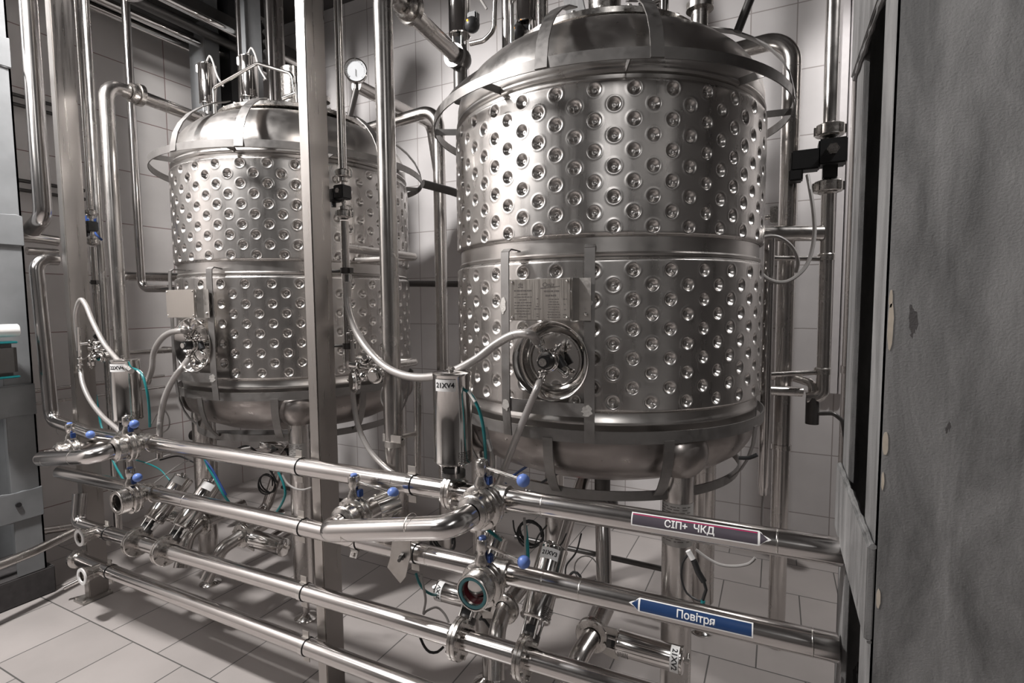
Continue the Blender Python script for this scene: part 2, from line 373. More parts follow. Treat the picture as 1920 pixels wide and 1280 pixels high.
# ------------------------------------------------------------------ tanks
TX, TY, TR = -0.70, 2.32, 0.65
DX = -1.90                      # pitch between the two tank stations
def pol(th, r, z, c=(TX, TY)):
    a = rad(th); return V(c[0] + r*math.sin(a), c[1] - r*math.cos(a), z)
def rdir(th): a = rad(th); return V(math.sin(a), -math.cos(a), 0)
def tdir(th): a = rad(th); return V(math.cos(a), math.sin(a), 0)
def jacket(name, z0, z1, ztop, parent):
    dth = 360/32; pz = 0.0488
    dense = np.arange(-72, 140.01, 0.31); coarse = np.arange(142, 286, 3.0)
    th = np.concatenate([dense, coarse]); zs = np.arange(z0, z1+1e-6, (z1-z0)/round((z1-z0)/0.0034))
    TH, ZZ = np.meshgrid(th, zs)
    rows = np.round((ztop-ZZ)/pz); depth = np.zeros_like(TH); best = np.full(TH.shape, 9.0)
    for dr in (-1, 0, 1):
        rw = np.clip(rows+dr, 0, 9); off = np.where(rw % 2 == 0, 25.3, 25.3-dth/2)
        k = np.round((TH-off)/dth); dt = np.radians(TH-off-k*dth)*TR; dz = ZZ-(ztop-rw*pz)
        best = np.minimum(best, np.sqrt(dt*dt+dz*dz))
    d = best; R1, R0 = 0.0068, 0.0228
    t = np.clip((d-R1)/(R0-R1), 0, 1)
    depth = -0.0135*(0.5+0.5*np.cos(np.pi*t)) + 0.0009*np.exp(-((d-0.0248)/0.0028)**2) + 0.0016*np.exp(-(d/0.0032)**2) - 0.0012*np.exp(-((d-0.0062)/0.0018)**2)
    edge = np.minimum(ZZ-z0, z1-ZZ); depth += -0.014*np.exp(-(edge/0.006)**2)
    Rr = TR + depth
    X = Rr*np.sin(np.radians(TH)); Y = -Rr*np.cos(np.radians(TH))
    off = WP[parent.name]
    co = np.stack([X + TX-off.x, Y + TY-off.y, ZZ-off.z], -1).reshape(-1, 3)
    nz, nt = TH.shape
    i = np.arange(nz-1)[:, None]; j = np.arange(nt)[None, :]; j2 = (j+1) % nt
    F = np.stack([i*nt+j, i*nt+j2, (i+1)*nt+j2, (i+1)*nt+j], -1).reshape(-1, 4)
    me = bpy.data.meshes.new(name); me.vertices.add(len(co)); me.vertices.foreach_set('co', co.astype(np.float32).ravel())
    me.loops.add(F.size); me.loops.foreach_set('vertex_index', F.astype(np.int32).ravel())
    me.polygons.add(len(F)); me.polygons.foreach_set('loop_start', (np.arange(len(F))*4).astype(np.int32)); me.polygons.foreach_set('loop_total', np.full(len(F), 4, np.int32))
    me.polygons.foreach_set('use_smooth', np.ones(len(F), bool)); me.update(calc_edges=True); me.validate()
    me.materials.append(M['tank'])
    o = bpy.data.objects.new(name, me); COL.objects.link(o); o.parent = parent; WP[o.name] = off
    return o
tank = thing('process_tank', (TX, TY, 0), 'right-hand, nearer dimple-jacketed steel tank, with an engraved plate above its port', 'tank', 'dimple-jacketed tanks')
jacket('upper_jacket', 1.878, 2.382, 2.3455, tank)
jacket('lower_jacket', 1.288, 1.811, 1.767, tank)
MB().lathe([(0.634, 1.19), (0.634, 1.236), (0.640, 1.246), (0.640, 1.258), (0.634, 1.266), (0.634, 1.30), (0.634, 1.812), (0.639, 1.817), (0.640, 1.823), (0.634, 1.829), (0.634, 2.395), (0.643, 2.400), (0.646, 2.408), (0.643, 2.416), (0.636, 2.420)], (TX, TY, 0), n=96).build('shell', 'head', tank)
MB().lathe([(0.636, 2.420), (0.641, 2.43), (0.640, 2.47), (0.630, 2.51), (0.610, 2.55), (0.580, 2.59), (0.535, 2.63), (0.48, 2.66), (0.41, 2.685), (0.30, 2.70), (0.0, 2.71)], (TX, TY, 0), n=96).build('top_head', 'head', tank)
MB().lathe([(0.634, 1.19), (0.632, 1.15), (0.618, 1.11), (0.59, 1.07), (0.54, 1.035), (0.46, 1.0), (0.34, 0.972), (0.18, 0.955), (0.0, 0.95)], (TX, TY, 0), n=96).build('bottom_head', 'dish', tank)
cv = MB().lathe([(0.0, 2.70), (0.40, 2.70), (0.412, 2.704), (0.414, 2.722), (0.406, 2.728), (0.0, 2.728)], (TX, TY, 0), n=72).build('cover_plate', 'cast', tank)
for k in range(24):
    MB().hexbolt(pol(k*15, 0.392, 2.728), (0, 0, 1), 0.009, 0.009).build('cover_bolt', 'cast', cv)
def ringbar(R, z0, z1, t): return MB().lathe([(R, z0), (R+t, z0), (R+t, z1), (R, z1)], (TX, TY, 0), n=96, close=True)
ringbar(0.738, 2.393, 2.428, 0.005).build('guard_ring', 'bar', tank)
for a in (-62, -17.5, 23, 62, 98, 140, 185, 230, 270):
    MB().box(pol(a, 0.69, 2.410), (0.004, 0.10, 0.026), (tdir(a), rdir(a), V(0, 0, 1))).build('ring_bracket', 'bar', tank)
SR = [(0.745, 2.395), (0.741, 2.43), (0.728, 2.485), (0.70, 2.54), (0.655, 2.595), (0.60, 2.64), (0.53, 2.685), (0.44, 2.722)]
for a in (-64, 1.5, 29, 82, 128, 175, 225):
    MB().ribbon([pol(a, r, z) for r, z in SR], tdir(a).cross(V(0, 0, 1)), 0.042, 0.005).build('dome_strap', 'bar', tank)
ringbar(0.662, 1.190, 1.232, 0.005).build('lower_ring', 'bar', tank)
ringbar(0.575, 0.965, 1.0, 0.005).build('basket_ring', 'bar', tank)
LR = [(0.667, 1.20), (0.660, 1.13), (0.642, 1.07), (0.615, 1.02), (0.582, 0.985)]
for a in (0.5, 36, 74, 110, 150, 195, 240, 285, 322):
    MB().ribbon([pol(a, r, z) for r, z in LR], rdir(a), 0.036, 0.005).build('dish_strap', 'bar', tank)
for (sx, sy_) in ((-1, -1), (1, -1), (-1, 1), (1, 1)):
    lx, ly = TX+0.4*sx, TY+0.4*sy_
    lg = MB().lathe([(0.0, 0.16), (0.052, 0.16), (0.054, 0.164), (0.054, 1.08), (0.0, 1.08)], (lx, ly, 0), n=28).build('leg', 'duct', tank)
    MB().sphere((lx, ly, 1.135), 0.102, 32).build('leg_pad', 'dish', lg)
    MB().lathe([(0.0, 0.0), (0.058, 0.0), (0.06, 0.006), (0.052, 0.014), (0.026, 0.024), (0.018, 0.03), (0.018, 0.17), (0.0, 0.17)], (lx, ly, 0), n=28).build('levelling_foot', 'mirror', lg)
    if (sx, sy_) == (1, -1):
        mp = wrap((lx, ly, 0), (0, 0, 1), (-0.1, -1, 0), 0.054)
        s = MB(); wrap_patch(s, mp, 0.80, 0.955, -0.075, 0.085, 16, 0.0008)
        st = s.build('sticker', 'datalabel', lg, 'silver data sticker wrapped round the leg')
        b = MB()
        rr = random.Random(3)
        for i in range(14):
            z = 0.945 - i*0.0095
            v = -0.055
            while v < 0.05:
                w = rr.uniform(0.008, 0.026); wrap_patch(b, mp, z-0.0028, z, v, min(v+w, 0.06), 4, 0.0014); v += w+rr.uniform(0.003, 0.012)
        b.build('print', 'engr', st)
# sampling port: polished conical dish with a diaphragm valve in it
PA = 2.5
po = pol(PA, 0.650, 1.469); pd = rdir(PA)
port = MB().lathe([(0.0, -0.005), (0.086, -0.004), (0.090, 0.004), (0.094, 0.004), (0.128, 0.060), (0.133, 0.062), (0.134, 0.058), (0.10, 0.0), (0.10, -0.02), (0.0, -0.02)], po, pd, 64).build('sampling_port', 'mirror', tank, 'mirror-polished conical port')
MB().lathe([(0.0, 0.0), (0.083, 0.0), (0.084, 0.003), (0.0, 0.0035)], po + pd*(-0.004), pd, 48).build('port_disc', 'mirror', port)
pv = MB()
c0 = po + pd*0.035 + tdir(PA)*(-0.008)
pv.cyl(po, po + pd*0.05 + V(0, 0, 0), 0.020, 20, bev=0.002); pv.cyl(c0 + pd*0.012, c0 + pd*0.03, 0.034, 20, bev=0.003)
pv.torus(c0 + pd*0.012, pd, 0.034, 0.005, 28, 8); pv.torus(c0 + pd*0.028, pd, 0.030, 0.005, 28, 8)
ua = c0 + pd*0.02 + tdir(PA)*(-0.035) + V(0, 0, 0.062); la = c0 + pd*0.02 + tdir(PA)*(-0.028) + V(0, 0, -0.072); ra = c0 + pd*0.006 + tdir(PA)*0.045 + V(0, 0, 0.055)
for q in (ua, la, ra):
    pv.cyl(c0 + pd*0.02, q, 0.010, 14); dd = (q-c0-pd*0.02).normalized()
    for f in (0.55, 0.8): pv.cyl(c0+pd*0.02+(q-c0-pd*0.02)*f-dd*0.004, c0+pd*0.02+(q-c0-pd*0.02)*f+dd*0.004, 0.017, 16, bev=0.0015)
pv.cyl(c0 + tdir(PA)*0.02 + V(0, 0, -0.02), c0 + tdir(PA)*0.055 + V(0, 0, -0.045), 0.008, 12); pv.sphere(c0 + tdir(PA)*0.055 + V(0, 0, -0.045), 0.012, 14)
pvo = pv.build('sampling_valve', 'mirror', port)
MB().cyl(c0 + pd*0.028, c0 + pd*0.064, 0.021, 24, bev=0.003).cyl(c0 + tdir(PA)*0.03 + V(0, 0, 0.012), c0 + tdir(PA)*0.05 + V(0, 0, -0.02), 0.014, 14).build('valve_cap', 'black', port, 'black valve cap')
MB().cyl(c0 + pd*0.060, c0 + pd*0.068, 0.0135, 20).build('valve_button', 'cast', port)
# flat-bar frame around the port, with the plate bracket and engraved plate
for a in (-11.2, 13.3):
    pts = [pol(a, 0.642, 1.842), pol(a, 0.695, 1.846), pol(a, 0.708, 1.836), pol(a, 0.710, 1.80), pol(a, 0.710, 1.30), pol(a, 0.700, 1.20)]
    nr = [V(0, 0, 1), V(0, 0, 1), rdir(a)+V(0, 0, 1), rdir(a), rdir(a), rdir(a)]
    MB().ribbon(pts[2:], rdir(a), 0.034, 0.005).ribbon(pts[:3], [V(0, 0, 1)]*3, 0.034, 0.005).build('frame_bar', 'bar', tank)
MB().ribbon([pol(a, 0.706, 1.310) for a in (-11.2, -5, 1, 7, 13.3)], [rdir(a) for a in (-11.2, -5, 1, 7, 13.3)], 0.046, 0.005).build('frame_bar', 'bar', tank)
for (a, z, w, h) in ((-11.6, 1.655, 0.030, 0.06), (12.6, 1.655, 0.036, 0.055), (12.8, 1.31, 0.04, 0.04), (-11.2, 1.31, 0.034, 0.045)):
    m_ = MB(); rr = random.Random(int(a*10+z*100)); N = 19
    m_.prism([(w*0.5*rr.uniform(0.6, 1.15)*math.cos(2*math.pi*i/N), h*0.5*rr.uniform(0.6, 1.15)*math.sin(2*math.pi*i/N)) for i in range(N)], pol(a, 0.7125, z), tdir(a), V(0, 0, 1), 0.002)
    m_.build('weld_patch', 'weld', tank, 'pale rough weld patch')
pl0 = pol(0.8, 0.742, 1.672); X_, Z_ = tdir(1.5), V(0, 0, 1)
br = MB().box(pl0 - rdir(1.5)*0.004, (0.208, 0.004, 0.136), (X_, rdir(1.5), Z_))
br.box(pl0 + X_*0.116 - rdir(1.5)*0.022, (0.028, 0.003, 0.136), ((X_*0.55-rdir(1.5)*0.83).normalized(), (rdir(1.5)*0.55+X_*0.83).normalized(), Z_))
br.box(pl0 + X_*0.142 - rdir(1.5)*0.034, (0.042, 0.003, 0.136), (X_, rdir(1.5), Z_))
br.box(pl0 - X_*0.108 - rdir(1.5)*0.022, (0.003, 0.036, 0.136), (X_, rdir(1.5), Z_))
bro = br.build('plate_bracket', 'plate', tank)
npo = MB().box(pl0, (0.210, 0.003, 0.132), (X_, rdir(1.5), Z_), 0.0008).build('nameplate', 'npl', bro)
for u in (-1, 1):
    for w in (-1, 1): MB().sphere(pl0 + rdir(1.5)*0.002 + X_*(u*0.096) + Z_*(w*0.058), 0.0048, 10).build('plate_screw', 'mirror', bro)
MB().sphere(pl0 + X_*0.147 - rdir(1.5)*0.031 - Z_*0.048, 0.007, 10).build('plate_screw', 'mirror', bro)
TB = tank      # engraved writing is added below, to the first tank only (the second tank's plate is seen edge-on)
tank2 = copy_tree(tank); tank2.location = (TX+DX, TY, 0); WP[tank2.name] = Vector((TX+DX, TY, 0))
tank2['label'] = 'left-hand, farther dimple-jacketed steel tank, partly hidden by the square post'
et = MB(); fo = pl0 + rdir(1.5)*0.0016
def line(u, w, txt, size, bold=0.0): flat_text(et, txt, size, fo + X_*u + Z_*w, X_, Z_, 0.0005, bold)
def strokes(uc, w, width, h, seed):
    # a row of small engraved words, too fine to read
    rr = random.Random(seed); u = uc - width/2
    while u < uc + width/2 - 0.002:
        L = min(rr.uniform(0.004, 0.014), uc + width/2 - u)
        et.box(fo + X_*(u+L/2) + Z_*w, (L, 0.0008, h), (X_, rdir(1.5), Z_)); u += L + rr.uniform(0.0015, 0.003)
strokes(-0.058, 0.030, 0.062, 0.0042, 1)
for i, wd in enumerate((0.040, 0.064, 0.026, 0.060, 0.062, 0.060, 0.046, 0.062, 0.030)):
    strokes(-0.058, 0.0185 - i*0.0092, wd, 0.0028, 10+i)
for i, wd in enumerate((0.006, 0.0, 0.004, 0.012, 0.024, 0.0, 0.008, 0.008)):
    if wd: strokes(-0.006, 0.003 - i*0.0082, wd, 0.0026, 30+i)
line(0.032, 0.047, 'Oniz', 0.021, 0.0003)
strokes(0.044, 0.027, 0.056, 0.0048, 50); strokes(0.040, 0.013, 0.036, 0.0052, 51)
for i, wd in enumerate((0.034, 0.030, 0.038, 0.036, 0.032, 0.040, 0.044, 0.042)):
    strokes(0.050, 0.001 - i*0.0082, wd, 0.0027, 60+i)
for i, wd in enumerate((0.012, 0.0, 0.008, 0.0, 0.006, 0.0, 0.014, 0.010)):
    if wd: strokes(0.088, 0.001 - i*0.0082, wd, 0.0026, 80+i)
strokes(-0.066, 0.041, 0.018, 0.0028, 90)
et.torus(fo + X_*(-0.066) + Z_*0.050, rdir(1.5), 0.0062, 0.0007, 20, 4); et.box(fo + X_*(-0.066) + Z_*0.050, (0.0016, 0.0012, 0.009), (X_, rdir(1.5), Z_)); et.box(fo + X_*(-0.066) + Z_*0.050, (0.009, 0.0012, 0.0016), (X_, rdir(1.5), Z_))
for (u, w, L) in ((0.030, 0.0355, 0.05), (0.055, 0.0375, 0.03)):
    et.prism([(-L/2, 0), (L/2, 0.004), (L/2, 0.0055), (-L/2, 0.0028)], fo + X_*u + Z_*w, X_, Z_, 0.0006)
et.build('engraving', 'engr', npo)

# ------------------------------------------------------------------ pipe fittings
RP = 0.034     # radius of the header pipes
def flange(mb, c, d, r=0.068, t=0.026, bolts=6):
    c = Vector(c); d = Vector(d).normalized()
    mb.lathe([(RP, -t/2), (r-0.003, -t/2), (r, -t/2+0.003), (r, -0.002), (r-0.004, -0.0015), (r-0.004, 0.0015), (r, 0.002), (r, t/2-0.003), (r-0.003, t/2), (RP, t/2)], c, d, 40)
    u, v, _ = frame(d)
    for k in range(bolts):
        a = 2*math.pi*k/bolts+0.3; p = c + u*(math.cos(a)*(r-0.012)) + v*(math.sin(a)*(r-0.012))
        mb.hexbolt(p + d*(t/2), d, 0.008, 0.008); mb.hexbolt(p - d*(t/2), -d, 0.008, 0.006)
    return mb
def union_nut(mb, c, d, r, h, n=8):
    # slotted round union nut
    c = Vector(c); d = Vector(d).normalized(); u, v, _ = frame(d)
    mb.lathe([(r*0.6, -h/2), (r-0.003, -h/2), (r, -h/2+0.003), (r, h/2-0.003), (r-0.003, h/2), (r*0.6, h/2)], c, d, 36)
    for k in range(n):
        a = 2*math.pi*k/n; w = u*math.cos(a)+v*math.sin(a); s = d.cross(w)
        mb.box(c + w*(r+0.0015), (r*0.32, 0.006, h*0.8), (s, w, d), 0.001)
    return mb
def clamp(name, c, axis, up, label, group, r=RP):
    # P-clip: two split lugs above and below with a thin band round the pipe
    c = Vector(c); A = Vector(axis).normalized(); U = Vector(up).normalized(); F = A.cross(U)
    t = thing(name, c, label, 'pipe clamp', group)
    MB().lathe([(r+0.0005, -0.010), (r+0.003, -0.010), (r+0.003, 0.010), (r+0.0005, 0.010)], c, A, 32, close=True).build('band', 'mirror', t)
    for s in (1, -1):
        lug = MB().box(c + U*(s*(r+0.016)), (0.034, 0.004, 0.030), (A, F, U), 0.0008).box(c + U*(s*(r+0.004)), (0.034, 0.016, 0.003), (A, F, U)).build('lug', 'plate', t)
        MB().hexbolt(c + U*(s*(r+0.018)) - F*0.002, -F, 0.007, 0.007).build('bolt', 'cast', lug)
    MB().torus(c + A*0.012, A, r+0.001, 0.0016, 32, 6).build('liner', 'black', t)
    return t
def ring_text_sticker(parent, mp, txt, a0, a1, v0, v1, size, rot, up=1):
    s = MB(); wrap_patch(s, mp, a0, a1, v0, v1, 10, 0.0008); st = s.build('tag_sticker', 'white', parent, 'white printed tag')
    b = MB(); wrap_text(b, mp, txt, size, (a0+a1)/2, (v0+v1)/2, 0.0014, rot, 0.0007); b.build('lettering', 'ink', st)
def actuator(label, base, d, r, L, txt=None, face=(0.4, -1, 0), gap=0.07, group=None, flg=None, sticker='top', flip=False, blank=False, tip=False):
    """pneumatic valve drive: yoke rods rising from the valve body, a polished cylinder, end caps, air fitting"""
    base = Vector(base); d = Vector(d).normalized(); u, v, _ = frame(d); F = Vector(face)
    t = thing('valve_actuator', base, label, 'valve actuator', group)
    a = base + d*gap; b = a + d*L
    MB().lathe([(0, 0), (r-0.004, 0), (r, 0.004), (r, 0.010), (r-0.0015, 0.012), (r-0.0015, L-0.012), (r, L-0.010), (r, L-0.003), (r-0.004, L), (0, L)], a, d, 40).build('cylinder', 'mirror', t)
    for k in range(4):
        an = math.pi/4 + k*math.pi/2; w = u*math.cos(an)+v*math.sin(an)
        MB().cyl(base + w*(r*0.55), a + w*(r*0.62), 0.0045, 10).build('yoke_rod', 'mirror', t)
    MB().cyl(base - d*0.004, base + d*0.014, r*0.62, 20).cyl(base + d*0.014, a, 0.012, 14).build('stem', 'dark', t)
    bx = MB().box(base + d*(gap*0.5) + F.normalized()*(r*0.32), (r*0.75, r*0.5, gap*0.55), (F.normalized().cross(d), F.normalized(), d), 0.003).build('switch_box', 'black', t)
    q = b + u*(r*0.1)
    MB().cyl(q, q + d*0.018, 0.009, 12).cyl(q + d*0.012, q + d*0.012 + (u*0.6+v*0.8)*0.022, 0.006, 10).build('air_fitting', 'cast', t)
    mp = wrap(a, d, F, r)
    if txt:
        if sticker == 'top': ring_text_sticker(t, mp, txt, L-0.056, L-0.018, -0.042 if r > .055 else -0.036, 0.030 if r > .055 else 0.032, 0.0225 if r > .055 else 0.0195, -math.pi/2)
        else: ring_text_sticker(t, mp, txt, L-0.040, L-0.012, -0.052, 0.046, 0.024, -math.pi/2)
    if tip:
        MB().box(b + V(-r*0.85, -r*0.3, -0.022), (0.034, 0.040, 0.050), None, 0.004).build('signal_head', 'white', t, 'white signal head')
        MB().tube(spline([b + V(0, 0, 0.02), b + V(0.03, 0, 0.05), b + V(0.075, -0.01, 0.0), b + V(0.11, -0.01, -0.09), b + V(0.15, 0.0, -0.16)]), 0.006, 8).build('signal_lead', 'cable', t)
    if blank:
        sk = MB(); wrap_patch(sk, mp, L-0.05, L-0.016, -0.03, 0.03, 8, 0.0008); sk.build('tag_sticker', 'white', t, 'pale worn tag')
    pr = MB(); rr = random.Random(8)
    for i in range(7):
        v_ = r*0.55
        while v_ < r*1.25:
            w = rr.uniform(0.005, 0.014); wrap_patch(pr, mp, 0.010+i*0.0055, 0.0125+i*0.0055, v_, v_+w, 3, 0.0006); v_ += w+0.004
    pr.build('etched_print', 'engr', t)
    return t
def manual_valve(label, c, open_end=True, group=None, rod=(1, -0.10, -0.10), L=0.135, cap='blue', clean=False):
    """butterfly valve on a branch pointing -Y from the header; stem up, lever with a blue ball to the right"""
    c = Vector(c); D = V(0, -1, 0)
    t = thing('butterfly_valve', c, label, 'hand valve', group)
    bd = MB()
    bd.lathe([(0.030, -0.040), (0.036, -0.036), (0.036, -0.018), (0.066, -0.018), (0.069, -0.015), (0.069, -0.006), (0.066, -0.003), (0.066, 0.003), (0.069, 0.006), (0.069, 0.015), (0.066, 0.018), (0.050, 0.020), (0.050, 0.026), (0.030, 0.026)], c, D, 48)
    for k in range(4):
        a = math.pi/4+k*math.pi/2; p = c + V(math.cos(a), 0, math.sin(a))*0.058
        bd.hexbolt(p + D*0.016, D, 0.009, 0.008); bd.hexbolt(p - D*0.016, -D, 0.009, 0.008)
    bd.build('valve_body', 'cast', t)
    if open_end:
        pr = [(0.042, 0.02), (0.055, 0.02)]
        for i in range(6): pr += [(0.055, 0.026+i*0.006), (0.053, 0.029+i*0.006)]
        pr += [(0.055, 0.064), (0.053, 0.066), (0.050, 0.066)]
        MB().lathe(pr + [(0.050, 0.060), (0.0385, 0.060), (0.0385, 0.02)], c, D, 48).build('threaded_end', 'cast', t)
        MB().lathe([(0.0385, 0.0605), (0.047, 0.0605), (0.0485, 0.063), (0.047, 0.0655), (0.0395, 0.0655), (0.0375, 0.063)], c, D, 48, close=True).build('gasket', 'cast' if clean else 'gasket', t, None if clean else 'teal gasket')
        MB().lathe([(0.0375, 0.022), (0.0378, 0.05), (0.0395, 0.05), (0.0395, 0.022)], c, D, 40, close=True).build('seat', 'dark' if clean else 'red', t, None if clean else 'dark red seat')
        MB().lathe([(0.0, -0.004), (0.037, -0.002), (0.037, 0.002), (0.0, 0.004)], c + D*0.02, (0.35, -1, 0.05), 36).build('disc', 'mirror', t)
    else:
        n_ = MB(); union_nut(n_, c + D*0.044, D, 0.054, 0.036, 4)
        n_.lathe([(0.035, 0.060), (0.050, 0.060), (0.048, 0.066), (0.040, 0.070), (0.035, 0.072)], c, D, 40).build('union_nut', 'cast', t)
    s0 = c + V(0, 0, 0.064)
    sg = MB().lathe([(0, 0), (0.024, 0), (0.025, 0.012), (0.0165, 0.030), (0.0165, 0.038), (0.0205, 0.044), (0.0205, 0.076), (0.018, 0.080), (0, 0.080)], s0, (0, 0, 1), 18).build('stem', 'cast', t)
    MB().box(s0 + V(0, -0.017, 0.010), (0.026, 0.006, 0.012), None, 0.001).build('stem_lock', 'dblue', sg, 'navy lock piece')
    MB().box(s0 + V(0.026, 0.0, 0.022), (0.016, 0.020, 0.026), None, 0.003).build('catch', 'dblue', t, 'blue catch')
    MB().cyl(s0 + V(0, 0, 0.078), s0 + V(0, 0, 0.086), 0.0115, 18, bev=0.002).build('stem_cap', cap, t, 'blue stem cap' if cap == 'blue' else None)
    rd = Vector(rod).normalized(); h0 = s0 + V(0, 0, 0.062)
    lv = MB().cyl(h0, h0 + rd*L, 0.0048, 12).build('lever', 'mirror', t)
    MB().sphere(h0 + rd*(L+0.015), 0.0195, 24).build('ball_knob', 'blue', lv, 'blue ball knob')
    return t

# ------------------------------------------------------------------ header pipes on the rack
YP = 1.45
def weldring(parent, c, d, r):
    MB().lathe([(r, -0.002), (r+0.0004, -0.001), (r+0.0004, 0.001), (r, 0.002)], c, d, 32).build('weld_seam', 'cast', parent)
XE = 0.155
P1a, P1b = atY(270, 828, YP), atY(1580, 1035, YP)
P2a, P2b = atY(270, 920, YP), atY(1580, 1217, YP)
P3a, P3b = atY(300, 1028, YP), atY(860, 1195, YP)
P4a, P4b = atY(260, 1090.6, YP), atY(690, 1254.6, YP)
def onpipe(a, b, X):
    f = (X-a.x)/(b.x-a.x); return a + (b-a)*f
z1 = lambda X: onpipe(P1a, P1b, X).z
z2 = lambda X: onpipe(P2a, P2b, X).z
z3 = lambda X: onpipe(P3a, P3b, X).z
z4 = lambda X: onpipe(P4a, P4b, X).z
def pp(z, X): return V(X, YP, z(X))
XV = -0.79; XV2 = XV+DX      # X of the hand valves of the two stations
t = thing('header_pipe', pp(z1, -1.7), 'topmost long steel header pipe on the rack, carrying the grey-violet sticker', 'pipe', 'header pipes on the rack')
eb = V(-3.60, YP, 1.05)
MB().tube(fillet([V(-3.655, YP+0.10, 1.93), V(-3.655, YP, 1.93), V(-3.60, YP, 1.03), pp(z1, -3.2), pp(z1, XE)], [0.07, 0.07, 0.02]), RP, 28).build('tube', 'pipe', t)
for x in (-3.48, -0.62, 0.016, -1.19): weldring(t, pp(z1, x), P1b-P1a, RP)
weldring(t, V(-3.65, YP, 1.83), (0.05, 0, -1), RP); weldring(t, V(-3.608, YP, 1.14), (0.05, 0, -1), RP)
HP1 = t
t = thing('header_pipe', pp(z2, -1.7), 'second header pipe from the top on the rack, carrying the blue sticker', 'pipe', 'header pipes on the rack')
MB().tube([pp(z2, -3.55), pp(z2, -1.7), pp(z2, XE)], RP, 28).build('tube', 'pipe', t)
for x in (-0.62, -0.50, 0.10, -2.4, -1.05): weldring(t, pp(z2, x), P2b-P2a, RP)
HP2 = t
t = thing('header_pipe', pp(z3, -1.7), 'third header pipe from the top, its left end turning up in an elbow', 'pipe', 'header pipes on the rack')
e3 = pp(z3, -3.40)
MB().tube(fillet([e3 + V(-0.02, 0.03, 0.16), e3, pp(z3, -1.7), pp(z3, 0.30)], 0.06), RP, 28).build('tube', 'pipe', t)
MB().lathe([(0.029, 0), (0.036, 0), (0.0375, 0.02), (0.045, 0.022), (0.045, 0.032), (0.029, 0.032)], pp(z3, -3.17) + V(0, -0.06, 0), (0, -1, 0), 32).cyl(pp(z3, -3.17), pp(z3, -3.17) + V(0, -0.062, 0), 0.032, 28).build('tee_outlet', 'cast', t)
MB().lathe([(0.028, 0), (0.043, 0), (0.043, 0.006), (0.028, 0.006)], pp(z3, -3.17) + V(0, -0.0925, 0), (0, -1, 0), 32, close=True).build('outlet_gasket', 'white', t, 'pale gasket ring')
t = thing('header_pipe', pp(z4, -1.7), 'lowest header pipe on the rack, just above the floor', 'pipe', 'header pipes on the rack')
MB().tube([pp(z4, -3.42), pp(z4, -1.7), pp(z4, 0.30)], RP, 28).build('tube', 'pipe', t)
f_ = MB(); f_.lathe([(0.0, -0.012), (0.047, -0.012), (0.05, -0.008), (0.05, 0.010), (0.036, 0.016), (0.034, 0.03)], pp(z4, -3.43), (1, 0, 0), 36); f_.build('end_ferrule', 'cast', t)
MB().lathe([(0.029, 0), (0.036, 0), (0.0375, 0.02), (0.045, 0.022), (0.045, 0.032), (0.029, 0.032)], pp(z4, -3.17) + V(0, -0.06, 0), (0, -1, 0), 32).cyl(pp(z4, -3.17), pp(z4, -3.17) + V(0, -0.062, 0), 0.032, 28).build('tee_outlet', 'cast', t)
MB().lathe([(0.028, 0), (0.043, 0), (0.043, 0.006), (0.028, 0.006)], pp(z4, -3.17) + V(0, -0.0925, 0), (0, -1, 0), 32, close=True).build('outlet_gasket', 'white', t, 'pale gasket ring')

# pipe marker stickers with their lettering
def marker(pipe, z, a, x0, x1, hw, mat, txt, size, tx, arrow, vc):
    d = (onpipe(a[0], a[1], 0)-onpipe(a[0], a[1], -1)).normalized()
    o = pp(z, x0); L = (x1-x0)
    mp0 = wrap(o, d, (0.25, -1, 0.35), RP)
    mp = lambda a_, v_, h=0.0: mp0(a_, -(v_+vc), h)
    def patch(mb, poly, h):
        # poly: list of (a, v) quads columns
        n = 10
        for (a0, lo0, hi0, a1, lo1, hi1) in poly:
            vs = []
            for i in range(n+1):
                f = i/n; vs += [mp(a0, lo0+(hi0-lo0)*f, h), mp(a1, lo1+(hi1-lo1)*f, h)]
            mb.add(vs, [(2*i, 2*i+1, 2*i+3, 2*i+2) for i in range(n)])
    al = hw*1.5
    s = MB()
    if arrow > 0:
        patch(s, [(0, -hw, hw, L-al, -hw, hw), (L-al, -hw, hw, L, -0.0004, 0.0004)], 0.0006)
    else:
        patch(s, [(al, -hw, hw, L, -hw, hw), (0, -0.0004, 0.0004, al, -hw, hw)], 0.0006)
    st = s.build('marker_sticker', 'white', pipe, 'sticker with white border and arrow end')
    s = MB(); e = 0.0035; k = hw-e
    if arrow > 0: patch(s, [(e, -k, k, L-al-e*0.8, -k, k), (L-al+e*0.8, -k*0.97, k*0.97, L-e*2.2, -0.0004, 0.0004)], 0.0010)
    else: patch(s, [(al+e*0.8, -k, k, L-e, -k, k), (e*2.2, -0.0004, 0.0004, al-e*0.8, -k*0.97, k*0.97)], 0.0010)
    s.build('colour_field', mat, st)
    s = MB(); vs, fs = textmesh(txt, size, 0.0005, 2); s.add([mp(tx*L + q.x, q.y - 0.001, 0.0015) for q in vs], fs); s.build('lettering', 'white', st)
    if arrow > 0:
        s = MB(); patch(s, [(e, k-0.004, k-0.0015, L-al-e, k-0.004, k-0.0015)], 0.0013); s.build('red_line', 'crim', st)
xa, xb = atY(1183, 990, YP-RP).x, atY(1446, 1026, YP-RP).x
marker(HP1, z1, (P1a, P1b), xa, xb, 0.0185, 'labgrey', 'СІП+  ЧКД', 0.0245, 0.44, 1, 0.004)
xa, xb = atY(1179, 1149, YP-RP).x, atY(1412, 1195, YP-RP).x
marker(HP2, z2, (P2a, P2b), xa, xb, 0.0185, 'labblue', 'Повітря', 0.0265, 0.56, -1, 0.003)

